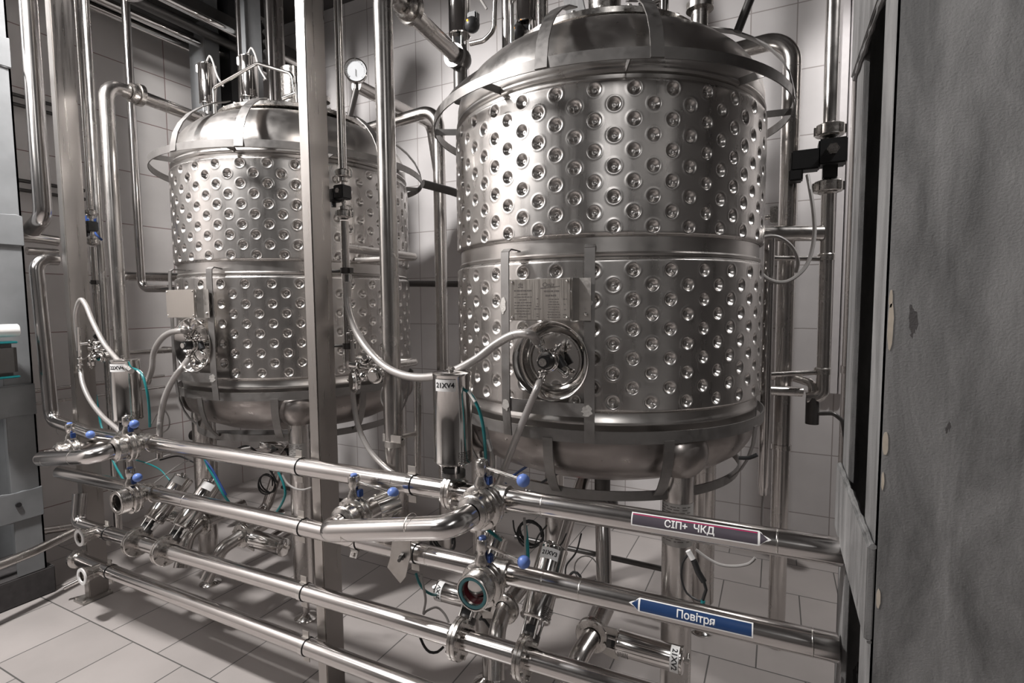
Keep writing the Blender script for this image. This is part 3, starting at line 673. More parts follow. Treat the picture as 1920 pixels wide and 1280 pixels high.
# ------------------------------------------------------------------ square posts of the rack, with clamps
def post(label, x, grp):
    t = thing('rack_post', (x, 1.55, 0), label, 'post', grp)
    MB().box((x, 1.55, 1.95), (0.052, 0.10, 3.9), None, 0.004).build('box_section', 'post', t)
    MB().box((x, 1.53, 0.006), (0.105, 0.15, 0.012), None, 0.002).build('base_plate', 'plate', t)
    for i in (-1, 1):
        for j in (-1, 1): MB().hexbolt((x+i*0.040, 1.53+j*0.062, 0.012), (0, 0, 1), 0.008, 0.010).build('anchor_bolt', 'cast', t)
    return t
post('tall square steel post in the middle, in front of the left tank', -1.636, 'rack posts')
post('square steel post at the left end of the pipe rack, next to the grey column', -3.465, 'rack posts')
cl = 'pipe clamp on the middle post holding the %s header pipe'
for z, nm in ((z1, 'top'), (z2, 'second'), (z3, 'third'), (z4, 'lowest')):
    clamp('pipe_clamp', pp(z, -1.668), P1b-P1a, (0, 0, 1), cl % nm, 'pipe clamps')
clamp('pipe_clamp', pp(z1, onpipe(P1a, P1b, 0).x*0 + atY(773, 900, YP).x), P1b-P1a, (0, 0, 1), 'pipe clamp on the top header pipe, right of the middle post below the bent crossover', 'pipe clamps')
clamp('pipe_clamp', pp(z2, atY(779, 1045, YP).x), P2b-P2a, (0, 0, 1), 'pipe clamp on the second header pipe beside the hanging pointed plate', 'pipe clamps')
clamp('pipe_clamp', pp(z2, atY(672, 1028, YP).x), P2b-P2a, (0, -0.5, -1), 'pipe clamp on the second header pipe just right of the middle post', 'pipe clamps')
for z, nm in ((z3, 'third'), (z4, 'lowest')):
    clamp('pipe_clamp', pp(z, -3.10), P1b-P1a, (0, 0, 1), 'pipe clamp at the left rack post holding the %s header pipe' % nm, 'pipe clamps')

# hanging pointed plate and the shiny bent strap above it
t = thing('support_plate', atY(745, 1040, 1.40), 'flat pointed steel plate with one bolt, hanging in front of the second header pipe', 'support plate')
q = [atY(x, y, 1.395) for x, y in ((737, 1012), (771, 1012), (771, 1040), (762, 1080), (752, 1092), (728, 1062), (733, 1045))]
o = q[0]; MB().prism([((p-o).x, (p-o).z) for p in q], o, (1, 0, 0), (0, 0, 1), 0.005).build('plate', 'plate', t)
MB().hexbolt(atY(755, 1041, 1.39), (0.3, -1, -0.2), 0.011, 0.012).cyl(atY(755, 1041, 1.39), atY(755, 1041, 1.39) + V(0.012, -0.035, 0), 0.006, 10).build('bolt', 'dark', t)
p = atY(722, 950, 1.355); mbs = MB(); ax_ = V(0.35, 1, 0.10).normalized(); u_ = V(1, -0.35, 0.0).normalized(); w_u = ax_.cross(u_)*-1
ds = [u_*math.cos(rad(a))+w_u*math.sin(rad(a)) for a in range(-35, 156, 10)]
mbs.ribbon([p + d*0.044 for d in ds], ds, 0.075, 0.003)
for k in (2, 16): mbs.hexbolt(p + ds[k]*0.0455 - ax_*0.02, ds[k], 0.006, 0.006)
solo('pipe_saddle', mbs, 'mirror', 'shiny curved steel saddle strap standing behind the bent crossover pipe', 'saddle')

# ------------------------------------------------------------------ one valve station per tank (built for each tank in turn)
def station(dx, side, tags):
    S = V(dx, 0, 0)
    vx = XV+dx
    # branches and hand valves on headers 1 and 2
    for z, hp, oe, nm in ((z1, HP1, False, 'top'), (z2, HP2, True, 'second')):
        p = pp(z, vx)
        b = MB().cyl(p, p + V(0, -0.046, 0), 0.033, 28); flange(b, p + V(-0.0, -0.0, 0), P1b-P1a, 0.042, 0.10, 0)
        b.build('tee', 'cast', hp)
        lab = ('blue-knobbed butterfly valve on the %s header, joined to the crossover' if not oe else 'open-ended blue-knobbed butterfly valve on the %s header pipe') % nm
        manual_valve(lab + side, p + V(0, -0.085, 0), oe, 'butterfly valves', rod=(1, -0.12, -0.12) if dx == 0 else (1, -0.25, -0.02), L=0.135 if dx == 0 else 0.10, cap='blue' if oe else 'cast', clean=dx != 0)
    # second valve behind, on the pipe that comes down from above
    xs = -1.300+dx
    zc = 0.925
    manual_valve('blue-knobbed butterfly valve at the far end of the crossover' + side, V(xs, 1.36, zc), False, 'butterfly valves', rod=(1, 0.10, -0.16), L=0.145)
    # bent crossover joining the two
    t = thing('crossover_pipe', V(-1.07+dx, 1.24, 0.97), 'polished U-shaped crossover pipe bridging two butterfly valves' + side, 'pipe', 'crossover pipes')
    a = pp(z1, vx) + V(0, -0.155, 0); e = V(xs, 1.285, zc)
    MB().tube(fillet([a, V(a.x-0.012, 1.222, a.z-0.012), V(xs-0.002, 1.225, zc-0.002), e], [0.07, 0.042], 12), 0.0345, 32).build('tube', 'pipe', t)
    weldring(t, V(a.x-0.16, 1.2225, a.z-0.033), (1, 0, 0.1), 0.0345); weldring(t, V(xs+0.10, 1.2246, zc+0.006), (1, 0, 0.1), 0.0345)
    # tall riser
    t = thing('riser_pipe', V(-1.362+dx, 1.65, 0.95), 'thick vertical steel riser with a flanged elbow near the ceiling' + side, 'pipe', 'riser pipes')
    top = 2.86
    MB().tube(fillet([V(xs, 1.38, zc), V(xs, 1.53, zc), V(-1.362+dx, 1.65, zc+0.01), V(-1.362+dx, 1.65, top), V(-1.395+dx, 2.21, top-0.02)], [0.05, 0.06, 0.075], 12), 0.036, 28).build('tube', 'duct', t)
    f = MB(); f.lathe([(0.034, -0.03), (0.05, -0.03), (0.052, -0.026), (0.052, 0.0), (0.046, 0.004), (0.060, 0.006), (0.060, 0.03), (0.036, 0.036)], V(-1.36+dx, 1.80, top-0.006), (0, 1, 0), 36); f.build('union', 'cast', t)
    weldring(t, V(-1.362+dx, 1.65, top-0.075), (0, 0, 1), 0.034); weldring(t, V(-1.362+dx, 1.65, 1.12), (0, 0, 1), 0.034)
    # valve and drive at the end of the sloping run, above the tank shoulder
    c = V(-1.40+dx, 2.26, top-0.022)
    b = MB().sphere(c, 0.055, 20).cyl(c + V(0, 0, -0.20), c, 0.034, 20).lathe([(0.034, -0.01), (0.055, -0.01), (0.055, 0.01), (0.034, 0.01)], c + V(0, -0.05, 0), (0, 1, 0), 28)
    solo('inlet_valve', b, 'dark', 'dark ball-shaped valve body at the end of the sloping pipe' + side, 'valve', 'inlet valves')
    actuator('upright steel actuator at the end of the sloping pipe' + side, c + V(0, 0, 0.05), (0, 0, 1), 0.054, 0.25, gap=0.06, group='top actuators', tip=True)
    # drive beside the cover plate
    c = V(TX-0.36+dx, TY-0.02, 2.73)
    solo('inlet_valve', MB().cyl(c, c + V(0, 0, 0.17), 0.038, 20).sphere(c + V(0, 0, 0.10), 0.05, 18), 'cast', 'stubby steel valve body standing on the tank cover' + side, 'valve', 'inlet valves')
    actuator('upright steel actuator standing on the tank cover' + side, c + V(0, 0, 0.16), (0, 0, 1), 0.054, 0.25, gap=0.05, group='top actuators', tip=True)
    # thin pipe with a flow sensor between two unions
    xt = -1.588+dx
    t = thing('condensate_pipe', V(xt, 1.65, 1.4), ('thin vertical steel pipe turning under towards the left tank, behind the middle post' if dx == 0 else 'thin vertical steel pipe just right of the left post, with a small solenoid valve'), 'pipe', 'thin vertical pipes')
    MB().tube(fillet([V(xt, 1.65, 3.9), V(xt, 1.65, 2.20)], 0.03), 0.0165, 20).build('tube', 'duct', t)
    if dx == 0:
        MB().tube(fillet([V(xt, 1.65, 2.00), V(xt, 1.65, 1.385), V(xt, 2.12, 1.375), V(TX+DX+0.63, 2.12, 1.375)], [0.05, 0.03], 10), 0.0175, 20).build('tube', 'duct', t)
        MB().tube(fillet([V(xt, 1.65, 1.893), V(xt, 2.13, 1.892), V(TX+DX+0.63, 2.13, 1.892)], [0.03], 10), 0.0175, 18).build('tube', 'duct', t)
    else:
        MB().tube(fillet([V(xt, 1.65, 2.00), V(xt, 1.65, 1.385), V(xt, 2.12, 1.375), V(xt-0.2, 2.12, 1.375)], [0.05, 0.03], 10), 0.0165, 20).build('tube', 'duct', t)
    for zz in (2.19, 2.03):
        u = MB(); union_nut(u, V(xt, 1.65, zz), (0, 0, 1), 0.031, 0.028, 8); u.lathe([(0.016, -0.02), (0.024, -0.014), (0.024, 0.014), (0.016, 0.02)], V(xt, 1.65, zz), (0, 0, 1), 24); u.build('union_nut', 'cast', t)
    MB().cyl(V(xt, 1.65, 2.03), V(xt, 1.65, 2.19), 0.010, 16).cyl(V(xt, 1.65, 2.16), V(xt, 1.65, 2.18), 0.02, 16).cyl(V(xt, 1.65, 2.045), V(xt, 1.65, 2.06), 0.02, 16).build('neck', 'cast', t)
    s = thing('solenoid_valve', V(xt, 1.65, 2.11), 'small black solenoid valve on the thin pipe ' + ('right of the middle post' if dx == 0 else 'right of the left post'), 'solenoid valve', 'solenoid valves')
    MB().box(V(xt, 1.645, 2.115), (0.05, 0.055, 0.055), None, 0.004).box(V(xt-0.04, 1.64, 2.105), (0.04, 0.045, 0.05), None, 0.004).cyl(V(xt-0.045, 1.64, 2.06), V(xt-0.045, 1.64, 2.08), 0.010, 12).build('coil', 'black', s)
    MB().hexbolt(V(xt+0.002, 1.618, 2.118), (0, -1, 0), 0.011, 0.006).build('coil_nut', 'cast', s)
    for zz, nm in ((1.80, 'upper'), (1.49, 'lower')):
        k = MB().lathe([(0.017, -0.012), (0.022, -0.012), (0.022, 0.012), (0.017, 0.012)], V(xt, 1.65, zz), (0, 0, 1), 20, close=True).cyl(V(xt-0.02, 1.65, zz), V(xt-0.075, 1.62, zz), 0.006, 10).cyl(V(xt-0.065, 1.626, zz), V(xt-0.072, 1.622, zz), 0.013, 14).box(V(xt+0.025, 1.65, zz), (0.014, 0.02, 0.022))
        solo('stand_off_clip', k, 'dark', nm + ' stand-off clip on the thin pipe ' + ('right of the middle post' if dx == 0 else 'right of the left post'), 'pipe clip', 'stand-off clips')
    # drive on header 1
    fx = -0.947+dx
    b = MB(); flange(b, pp(z1, fx), P1b-P1a, 0.064, 0.03, 6); b.build('valve_flange', 'cast', HP1)
    actuator('big upright mirror-steel actuator on the top header pipe' + side, pp(z1, fx) + V(0.0, 0.0, 0.055), (0, 0, 1), 0.0645, 0.30, tags[0], (0.30 if dx == 0 else 0.75, -1, 0), 0.045, 'mirror-steel actuators')
    # tilted drives on header 3
    for i, (xx, tg) in enumerate(((-0.93, None), (-0.69, tags[1]))):
        p = pp(z3, xx+dx)
        b = MB(); flange(b, p, P3b-P3a, 0.070, 0.03, 6); b.build('valve_flange', 'cast', HP3)
        dd = V(0, 0.70, 0.715)
        nm = ('leftmost' if i == 0 else 'rightmost')
        actuator('slanted mirror-steel actuator on the third header, %s of two' % nm + side, p + dd*0.055, dd, 0.052, 0.245, tg, (0.25 if dx == 0 else 0.9, -1, 0.6), 0.055, 'mirror-steel actuators', blank=dx != 0)
    # lying drives with flanged elbows behind header 3
    for (ox, sgn, tg, nm) in ((-0.565, 1, tags[2], 'right-hand'), (-0.945, -1, tags[3], 'left-hand')):
        zz = 0.465 if sgn > 0 else 0.445; yy = 1.76 if sgn > 0 else 1.80
        c = V(ox+dx, yy, zz)
        bb = thing('outlet_valve', c, nm + ' flanged outlet valve behind the third header' + side, 'valve', 'outlet valves')
        m_ = MB(); flange(m_, c, (0, 1, 0), 0.062, 0.024, 4); m_.build('flange', 'cast', bb)
        MB().prism([(-0.02, -0.05), (0.035, -0.062), (0.04, -0.035), (0.055, -0.02), (0.055, 0.03), (0.03, 0.05), (-0.02, 0.05)] if sgn > 0 else [(0.02, -0.05), (0.02, 0.05), (-0.03, 0.05), (-0.055, 0.03), (-0.055, -0.02), (-0.04, -0.035), (-0.035, -0.062)], c + V(sgn*0.06, -0.004, 0), (1, 0, 0), (0, 0, 1), 0.006).build('mounting_plate', 'plate', bb)
        MB().tube(fillet([c + V(0, 0.25, 0.02), c, c + V(-0.02*sgn, -0.10, -0.03), c + V(-0.05*sgn, -0.17, -0.17)], [0.05, 0.07]), 0.033, 24).build('elbow', 'duct', bb)
        actuator('%s lying mirror-steel actuator low behind the third header' % nm + side, c + V(sgn*0.062, 0, 0), (sgn, 0, 0), 0.044, 0.225, tg, (0.12, -1, 0.42), 0.03, 'mirror-steel actuators', sticker='end', flip=(sgn < 0))
    # tank outlet, its valve and lying drive below the dish
    c = V(TX+dx, TY, 0.72)
    bb = thing('bottom_outlet', c, 'dark outlet tee below the dish' + side, 'outlet', 'bottom outlets')
    MB().cyl(c + V(0, 0, -0.02), c + V(0, 0, 0.24), 0.036, 24).lathe([(0.03, -0.045), (0.066, -0.04), (0.07, -0.03), (0.07, 0.03), (0.066, 0.04), (0.03, 0.045)], c, (0.15, -1, 0), 36).torus(c + V(0, -0.042, 0), (0.15, -1, 0), 0.052, 0.008, 30, 8).build('tee_body', 'dark', bb)
    MB().tube(fillet([c + V(0, 0, -0.02), c + V(0.02, -0.05, -0.14), c + V(0.05, -0.13, -0.37), c + V(0.05, -0.34, -0.40)], [0.1, 0.05]), 0.034, 24).build('drain_elbow', 'pipe', bb)
    actuator('lying actuator right under the dish, in shadow' + side, c + V(-0.075, 0, 0.012), (-1, 0, 0.06), 0.046, 0.26, tags[4], (0.3, -1, 0.2), 0.05, 'mirror-steel actuators', sticker='end')
    solo('position_switch', MB().box(c + V(-0.10, -0.055, 0.02), (0.045, 0.04, 0.07), None, 0.006).cyl(c + V(-0.10, -0.055, -0.05), c + V(-0.10, -0.055, -0.01), 0.012, 12), 'black', ('black position switch box under the tank dish' + side), 'switch', 'position switches')
    solo('drain_pipe', MB().tube(fillet([V(-0.80+dx, 2.40, 0.86), V(-0.82+dx, 2.22, 0.70), V(-0.885+dx, 2.16, 0.42), V(-0.885+dx, 2.0, 0.36)], 0.06), 0.031, 22), 'pipe', 'slanted polished drain pipe behind the tilted actuators' + side, 'pipe', 'drain pipes')
    solo('floor_rail', MB().tube([V(-1.30+dx, 2.62, 0.335), V(-0.34+dx, 2.62, 0.328)], 0.014, 12), 'dark', 'thin dark rail running between the rear tank legs' + side, 'rail', 'leg rails')
    # rear down-pipe from the dome
    t = thing('down_pipe', V(0.035+dx, 2.75, 0), 'steel down-pipe leaving the tank top through a round elbow' + side, 'pipe', 'down-pipes')
    MB().tube(fillet([V(-0.80+dx, 2.72, 2.55), V(-0.72+dx, 2.75, 2.79), V(0.035+dx, 2.75, 2.84), V(0.037+dx, 2.75, 0.0)], [0.05, 0.11], 12), 0.038, 28).build('tube', 'duct', t)
    weldring(t, V(0.035+dx, 2.75, 2.70), (0, 0, 1), 0.038); MB().lathe([(0.038, -0.012), (0.043, -0.012), (0.043, 0.012), (0.038, 0.012)], V(0.036+dx, 2.75, 0.98), (0, 0, 1), 28, close=True).build('band', 'cast', t)
HP3 = [o for o in bpy.data.objects if o.get('label', '').startswith('third header')][0]
station(0.0, ' by the right tank', ('21XV4', '21XV3', '21XV2', '21XV', '21XV0'))
station(DX, ' by the left tank', ('22XV4', None, None, None, None))

# ------------------------------------------------------------------ instruments and handles on the tank tops
for dx, side in ((0, 'right'), (DX, 'left')):
    h = MB(); pts = [V(TX-0.30+dx, 2.02, 2.728), V(TX-0.30+dx, 2.02, 2.90), V(TX+0.02+dx, 2.06, 2.985), V(TX+0.24+dx, 2.10, 2.90), V(TX+0.26+dx, 2.10, 2.728)]
    solo('lifting_bail', h.tube(fillet(pts, [0.03, 0.06, 0.05]), 0.0095, 12), 'mirror', 'bent steel rod handle arching over the %s tank cover' % side, 'handle', 'cover handles')
    g = V(TX+0.595+dx, 2.20, 2.88); gd = V(0.75, -1, -0.1).normalized()
    t = thing('pressure_gauge', g, 'round white-faced pressure gauge on top of the %s tank' % side, 'gauge', 'pressure gauges')
    MB().lathe([(0, -0.02), (0.053, -0.02), (0.057, -0.014), (0.057, 0.016), (0.060, 0.018), (0.060, 0.024), (0.054, 0.026), (0.053, 0.02)], g, gd, 36).build('case', 'mirror', t)
    fc = MB().lathe([(0, 0), (0.0535, 0)], g + gd*0.0205, gd, 36).build('dial', 'dial', t)
    u, v, _ = frame(gd); m_ = MB()
    for k in range(25):
        a = rad(-45+270*k/24); w = u*math.cos(a)+v*math.sin(a); m_.box(g + gd*0.0212 + w*0.046, (0.0012, 0.005 if k % 4 else 0.009, 0.0006), (w.cross(gd), w, gd))
    m_.box(g + gd*0.0214 - V(0, 0, 0.012), (0.002, 0.034, 0.0006), (u, v, gd)); m_.build('scale_marks', 'ink', fc)
    MB().cyl(g + V(0, 0, -0.05), g + V(0, 0, -0.09), 0.011, 14).cyl(g + V(0, 0, -0.09), V(g.x-0.05, g.y, 2.66), 0.016, 16).build('gauge_stem', 'dark', t)
    n_ = MB().cyl(V(TX+0.42+dx, 2.12, 2.60), V(TX+0.42+dx, 2.12, 2.78), 0.03, 20).lathe([(0.03, -0.012), (0.048, -0.012), (0.048, 0.012), (0.03, 0.012)], V(TX+0.42+dx, 2.12, 2.74), (0, 0, 1), 28)
    solo('top_nozzle', n_, 'cast', 'short clamped nozzle on the %s tank top near its gauge' % side, 'nozzle', 'top nozzles')
    c = V(TX+0.30+dx, 2.08, 2.73)
    solo('spray_valve', MB().cyl(c, c + V(0, 0, 0.10), 0.016, 14).cyl(c + V(0, 0, 0.055), c + V(-0.09, -0.02, 0.035), 0.012, 12).cyl(c + V(0, 0, 0.10), c + V(0, 0, 0.13), 0.022, 16), 'mirror', 'small polished hand valve at the front of the %s tank cover' % side, 'valve', 'cover valves')
    m_ = MB().cyl(V(TX+dx, TY, 2.728), V(TX+dx, TY, 3.05), 0.07, 28).lathe([(0.07, 0), (0.12, 0), (0.12, 0.03), (0.07, 0.03)], V(TX+dx, TY, 2.728), (0, 0, 1), 32)
    solo('agitator_drive', m_, 'cast', 'upright steel agitator housing in the middle of the %s tank cover' % side, 'agitator', 'agitator housings')
for (px, py, Y) in ((876, 38, 2.2), (963, 52, 2.25)):
    p = atY(px, py, Y); t = thing('indicator_switch', p, 'black switch with a small amber light above the right tank, ' + ('on the sloping pipe valve' if px < 900 else 'beside the cover actuator'), 'switch', 'amber switches')
    MB().sphere(p + V(0.015, 0.02, -0.015), 0.036, 16).box(p + V(0.01, 0.04, 0.02), (0.05, 0.04, 0.06), None, 0.006).build('housing', 'black', t)
    MB().sphere(p - (p-EYE).normalized()*0.022, 0.0045, 10).build('lamp', 'amber', t)
p = V(TX-0.10, TY-0.082, 0.765); MBp = MB().sphere(p + V(0.004, 0.001, -0.004), 0.0042, 10)
sw = [o for o in bpy.data.objects if o.get('label', '').startswith('black position switch box under the tank dish by the right')][0]
MBp.build('lamp', 'led', sw)
g = atY(940, 60, 2.1)
solo('clean_in_place_line', MB().tube(fillet([atY(882, 82, 2.15), atY(908, 76, 2.15), atY(926, 58, 2.15), atY(928, 10, 2.15), atY(932, -60, 2.15)], 0.05), 0.011, 14), 'duct', 'thin bent steel line rising from the valve above the right tank shoulder', 'pipe')
for i, (x0, x1, Y) in enumerate(((948, 952, 2.35), (1026, 1016, 2.2), (1222, 1226, 2.6))):
    a = atY(x1, 60 if i < 2 else 30, Y); solo('vent_riser', MB().tube([a + V(0, 0, -0.15), V(a.x, a.y, 3.9)], 0.028, 20), 'duct', ('slim steel riser behind the left-most cover valves of the right tank', 'thick steel riser at the left edge of the right tank cover', 'steel riser at the rear right of the right tank cover')[i], 'pipe')
a = atY(1078, 20, 2.9)
solo('hanger_plate', MB().box(V(a.x, 2.9, 3.30), (0.11, 0.02, 0.95), (V(1, 0, 0.0), V(0, 1, 0), V(-0.22, 0, 1).normalized()), 0.002), 'grey', 'leaning grey steel strap behind the right tank cover', 'strap')

# ------------------------------------------------------------------ braided hoses and sampling lines
def hose(label, pts, r, mat='hose', step=0.0045, group='hoses', name='ribbed_hose', fit=True):
    P = resample(spline(pts, 0.012), step)
    t = thing(name, P[0], label, 'hose', group)
    MB().tube(P, r, 14, rib=0.0007).build('ribbed_sleeve', mat, t)
    if fit:
        for a, b in ((P[0], P[3]), (P[-1], P[-4])):
            d = (b-a).normalized(); MB().cyl(a - d*0.02, a + d*0.012, r*1.15, 14, bev=0.001).build('end_ferrule', 'mirror', t)
    return t
hose('long ribbed hose swagging from the thin pipe across to the right tank port', [atY(652, 524, 1.62), atY(652, 570, 1.61), atY(668, 620, 1.60), atY(694, 660, 1.58), atY(730, 692, 1.56), atY(778, 707, 1.54), atY(835, 701, 1.52), atY(890, 675, 1.52), atY(930, 645, 1.53), atY(965, 627, 1.53), atY(995, 627, 1.535), ua], 0.0145)
hose('ribbed hose running down from the right tank port to behind the top header', [la, atY(1008, 725, 1.54), atY(988, 772, 1.53), atY(965, 828, 1.53), atY(945, 880, 1.54), atY(930, 918, 1.56), atY(918, 950, 1.60)], 0.0115)
hose('ribbed hose dropping from the small cock behind the middle post to the top header', [atY(661, 728, 1.63), atY(664, 760, 1.63), atY(672, 800, 1.62), atY(692, 842, 1.61), atY(718, 872, 1.60), atY(745, 893, 1.59)], 0.0105)
solo('sample_tube', MB().tube(spline([atY(655, 612, 1.64), atY(660, 640, 1.64), atY(662, 680, 1.635), atY(661, 712, 1.63)]), 0.0085, 12), 'hose', 'short thin tube joining two small cocks right of the middle post', 'tube')
for (x, y, nm) in ((660, 628, 'upper'), (661, 715, 'lower')):
    p = atY(x, y, 1.63); k = MB().cyl(p + V(0, 0, -0.025), p + V(0, 0, 0.025), 0.011, 14).torus(p + V(0, 0, 0.02), (0, 0, 1), 0.012, 0.003, 18, 6).torus(p + V(0, 0, -0.02), (0, 0, 1), 0.012, 0.003, 18, 6).cyl(p + V(-0.025, 0, 0.006), p + V(0.05, -0.01, 0.008), 0.005, 10).sphere(p + V(0.05, -0.01, 0.008), 0.009, 10)
    solo('sample_cock', k, 'mirror', nm + ' small steel cock on the thin sample tube right of the middle post', 'cock', 'sample cocks')
# sanitary cluster on the tall riser
def cluster(dx, side):
    c = V(-1.362+dx, 1.60, 1.415)
    t = thing('sample_manifold', c, 'cluster of polished clamp fittings on the tall riser' + side, 'fitting', 'riser fittings')
    m_ = MB()
    for (o, d, L, r) in ((V(-0.03, -0.02, 0.0), V(-1, -0.3, 0.15), 0.10, 0.013), (V(-0.05, -0.03, 0.01), V(0.2, -0.5, 0.6), 0.05, 0.012), (V(0.0, -0.02, -0.02), V(0.1, -1, -0.1), 0.05, 0.022), (V(-0.09, -0.04, -0.05), V(-0.6, -1, 0), 0.03, 0.036)):
        m_.cyl(c+o, c+o+d.normalized()*L, r, 16, bev=0.002); m_.torus(c+o+d.normalized()*L*0.6, d, r+0.006, 0.005, 22, 8)
    m_.sphere(c + V(-0.01, -0.04, -0.035), 0.022, 14).sphere(c + V(-0.055, -0.05, -0.03), 0.020, 14)
    m_.build('clamp_fittings', 'mirror', t)
cluster(0, ' right of the middle post'); cluster(DX, ' at the far left')
# left station hoses
hose('pale hose looping over at the left post and down to the left actuator', [atY(149, 660, 1.52), atY(144, 618, 1.50), atY(143, 585, 1.48), atY(151, 562, 1.47), atY(161, 572, 1.47), atY(175, 605, 1.46), atY(196, 645, 1.45), atY(222, 676, 1.43), atY(243, 693, 1.42)], 0.0115)
hose('pale hose curving down from the cock at the left post to the top header', [atY(151, 695, 1.52), atY(156, 722, 1.50), atY(170, 752, 1.48), atY(192, 780, 1.46), atY(215, 800, 1.45), atY(232, 815, 1.44)], 0.0115)
hose('pale hose arching into the upper side of the left tank port', [atY(278, 712, 1.58), atY(285, 690, 1.58), atY(288, 662, 1.58), atY(300, 638, 1.57), atY(318, 624, 1.56), atY(340, 620, 1.56), ua + V(DX, 0, 0)], 0.0135)
hose('pale hose dropping from the left tank port to the top header', [la + V(DX, 0, 0), atY(340, 690, 1.54), atY(322, 716, 1.52), atY(308, 748, 1.50), atY(301, 785, 1.49), atY(299, 815, 1.48), atY(299, 850, 1.50)], 0.0135)
p = atY(150, 678, 1.52)
k = MB().cyl(atY(147, 612, 1.50), atY(151, 690, 1.52), 0.011, 14)
for (x, y) in ((147, 615), (150, 672), (151, 684)): k.torus(atY(x, y, 1.51), (0, 0, 1), 0.014, 0.004, 18, 6)
k.cyl(atY(150, 674, 1.515), atY(168, 670, 1.50), 0.006, 10).cyl(atY(150, 645, 1.51), atY(200, 640, 1.58), 0.009, 12).torus(atY(172, 642, 1.54), (1, 0.3, 0), 0.016, 0.005, 18, 6)
solo('sample_cock', k, 'mirror', 'upright small steel cock between the two pale hoses at the left post', 'cock', 'sample cocks')

# ------------------------------------------------------------------ air tubes and cables
def cable(label, pts, r=0.004, mat='cable', cat='cable', name='control_cable', tag=None, group='cables'):
    P = spline(pts, 0.012); t = thing(name, P[0], label, cat, group)
    MB().tube(P, r, 8).build('lead', mat, t)
    if tag:
        i = min(len(P)-3, max(1, int(len(P)*tag[0]))); d = (P[i+1]-P[i-1]).normalized()
        s = MB().box(P[i], (0.016, 0.007, 0.042), (frame(d)[0], frame(d)[1], d), 0.002).build('wire_tag', 'white', t, 'white wire tag')
    return t
cable('teal air tube curving from the big right actuator down past the ribbed hose', [atY(852, 733, 1.45), atY(868, 731, 1.44), atY(882, 738, 1.43), atY(897, 765, 1.43), atY(906, 800, 1.44), atY(910, 845, 1.46), atY(911, 890, 1.52), atY(905, 940, 1.58)], 0.0052, 'teal', 'air tube', 'air_tube', (0.16,), 'air tubes')
cable('grey cable with a white tag beside the teal air tube of the big right actuator', [atY(911, 800, 1.47), atY(916, 825, 1.47), atY(923, 850, 1.48), atY(926, 872, 1.50), atY(920, 895, 1.53), atY(912, 920, 1.56)], 0.0052, 'cable', tag=(0.2,))
cable('teal air tube curving from the tall actuator of the left tank', [atY(246, 690, 1.45), atY(258, 694, 1.44), atY(268, 706, 1.43), atY(276, 735, 1.43), atY(280, 770, 1.44), atY(281, 800, 1.45)], 0.006, 'teal', 'air tube', 'air_tube', (0.25,), 'air tubes')
cable('teal air tube behind the left rack post', [atY(180, 740, 1.7), atY(188, 790, 1.7), atY(200, 830, 1.68), atY(215, 870, 1.66), atY(232, 900, 1.64)], 0.006, 'teal', 'air tube', 'air_tube', None, 'air tubes')
cable('blue-green air tube dropping in front of the second header near the lower blue knob', [atY(985, 985, 1.6), atY(988, 1010, 1.58), atY(990, 1045, 1.56), atY(989, 1075, 1.55)], 0.006, 'teal', 'air tube', 'air_tube', None, 'air tubes')
cable('grey cable beside the blue-green tube near the lower blue knob', [atY(983, 970, 1.6), atY(985, 1000, 1.58), atY(986, 1045, 1.57), atY(986, 1075, 1.57)], 0.005)
cable('teal tube slanting from the top header to the slanted actuators of the left tank', [atY(383, 858, 1.6), atY(392, 878, 1.6), atY(405, 900, 1.6), atY(418, 925, 1.6), atY(432, 945, 1.62)], 0.006, 'teal', 'air tube', 'air_tube', None, 'air tubes')
cable('blue cable slanting along the teal tube by the slanted actuators of the left tank', [atY(386, 864, 1.59), atY(398, 880, 1.59), atY(410, 902, 1.59), atY(424, 928, 1.59)], 0.005, 'dblue')
cable('teal tube hanging in a curve left of the labelled leg of the left tank', [atY(522, 885, 1.62), atY(531, 905, 1.62), atY(535, 925, 1.62), atY(528, 945, 1.63), atY(517, 962, 1.64)], 0.0055, 'teal', 'air tube', 'air_tube', None, 'air tubes')
cable('grey cable sagging between the labelled leg of the left tank and the middle post', [atY(530, 890, 1.6), atY(538, 905, 1.6), atY(552, 915, 1.6), atY(568, 918, 1.59), atY(584, 914, 1.58)], 0.0045)
cable('teal tube ending on the short slanted cylinder between the two right hand valves', [atY(905, 985, 1.55), atY(918, 996, 1.56), atY(930, 1005, 1.58), atY(939, 1012, 1.62)], 0.006, 'teal', 'air tube', 'air_tube', None, 'air tubes')
cable('teal tube curling into the lying actuator below the pointed plate', [atY(780, 1075, 1.65), atY(786, 1092, 1.66), atY(796, 1106, 1.68), atY(810, 1114, 1.72), atY(822, 1115, 1.78)], 0.0055, 'teal', 'air tube', 'air_tube', None, 'air tubes')
cable('grey cable dropping past the lying actuator and looping towards the floor', [atY(790, 1076, 1.63), atY(794, 1100, 1.64), atY(798, 1125, 1.66), atY(794, 1150, 1.68), atY(800, 1145, 1.72), atY(818, 1138, 1.78), atY(833, 1150, 1.8), atY(842, 1172, 1.8), atY(838, 1195, 1.78)], 0.005)
cable('black plug lead hanging under the third header pipe left of its flange', [atY(788, 1195, 1.60), atY(796, 1212, 1.60), atY(806, 1222, 1.60), atY(820, 1222, 1.62), atY(832, 1212, 1.64)], 0.005, 'black')
cable('grey cable sagging below the top header under the grey-violet sticker', [atY(1305, 1030, 1.65), atY(1325, 1045, 1.65), atY(1350, 1058, 1.65), atY(1380, 1061, 1.65), atY(1405, 1056, 1.65), atY(1416, 1045, 1.65)], 0.0045)
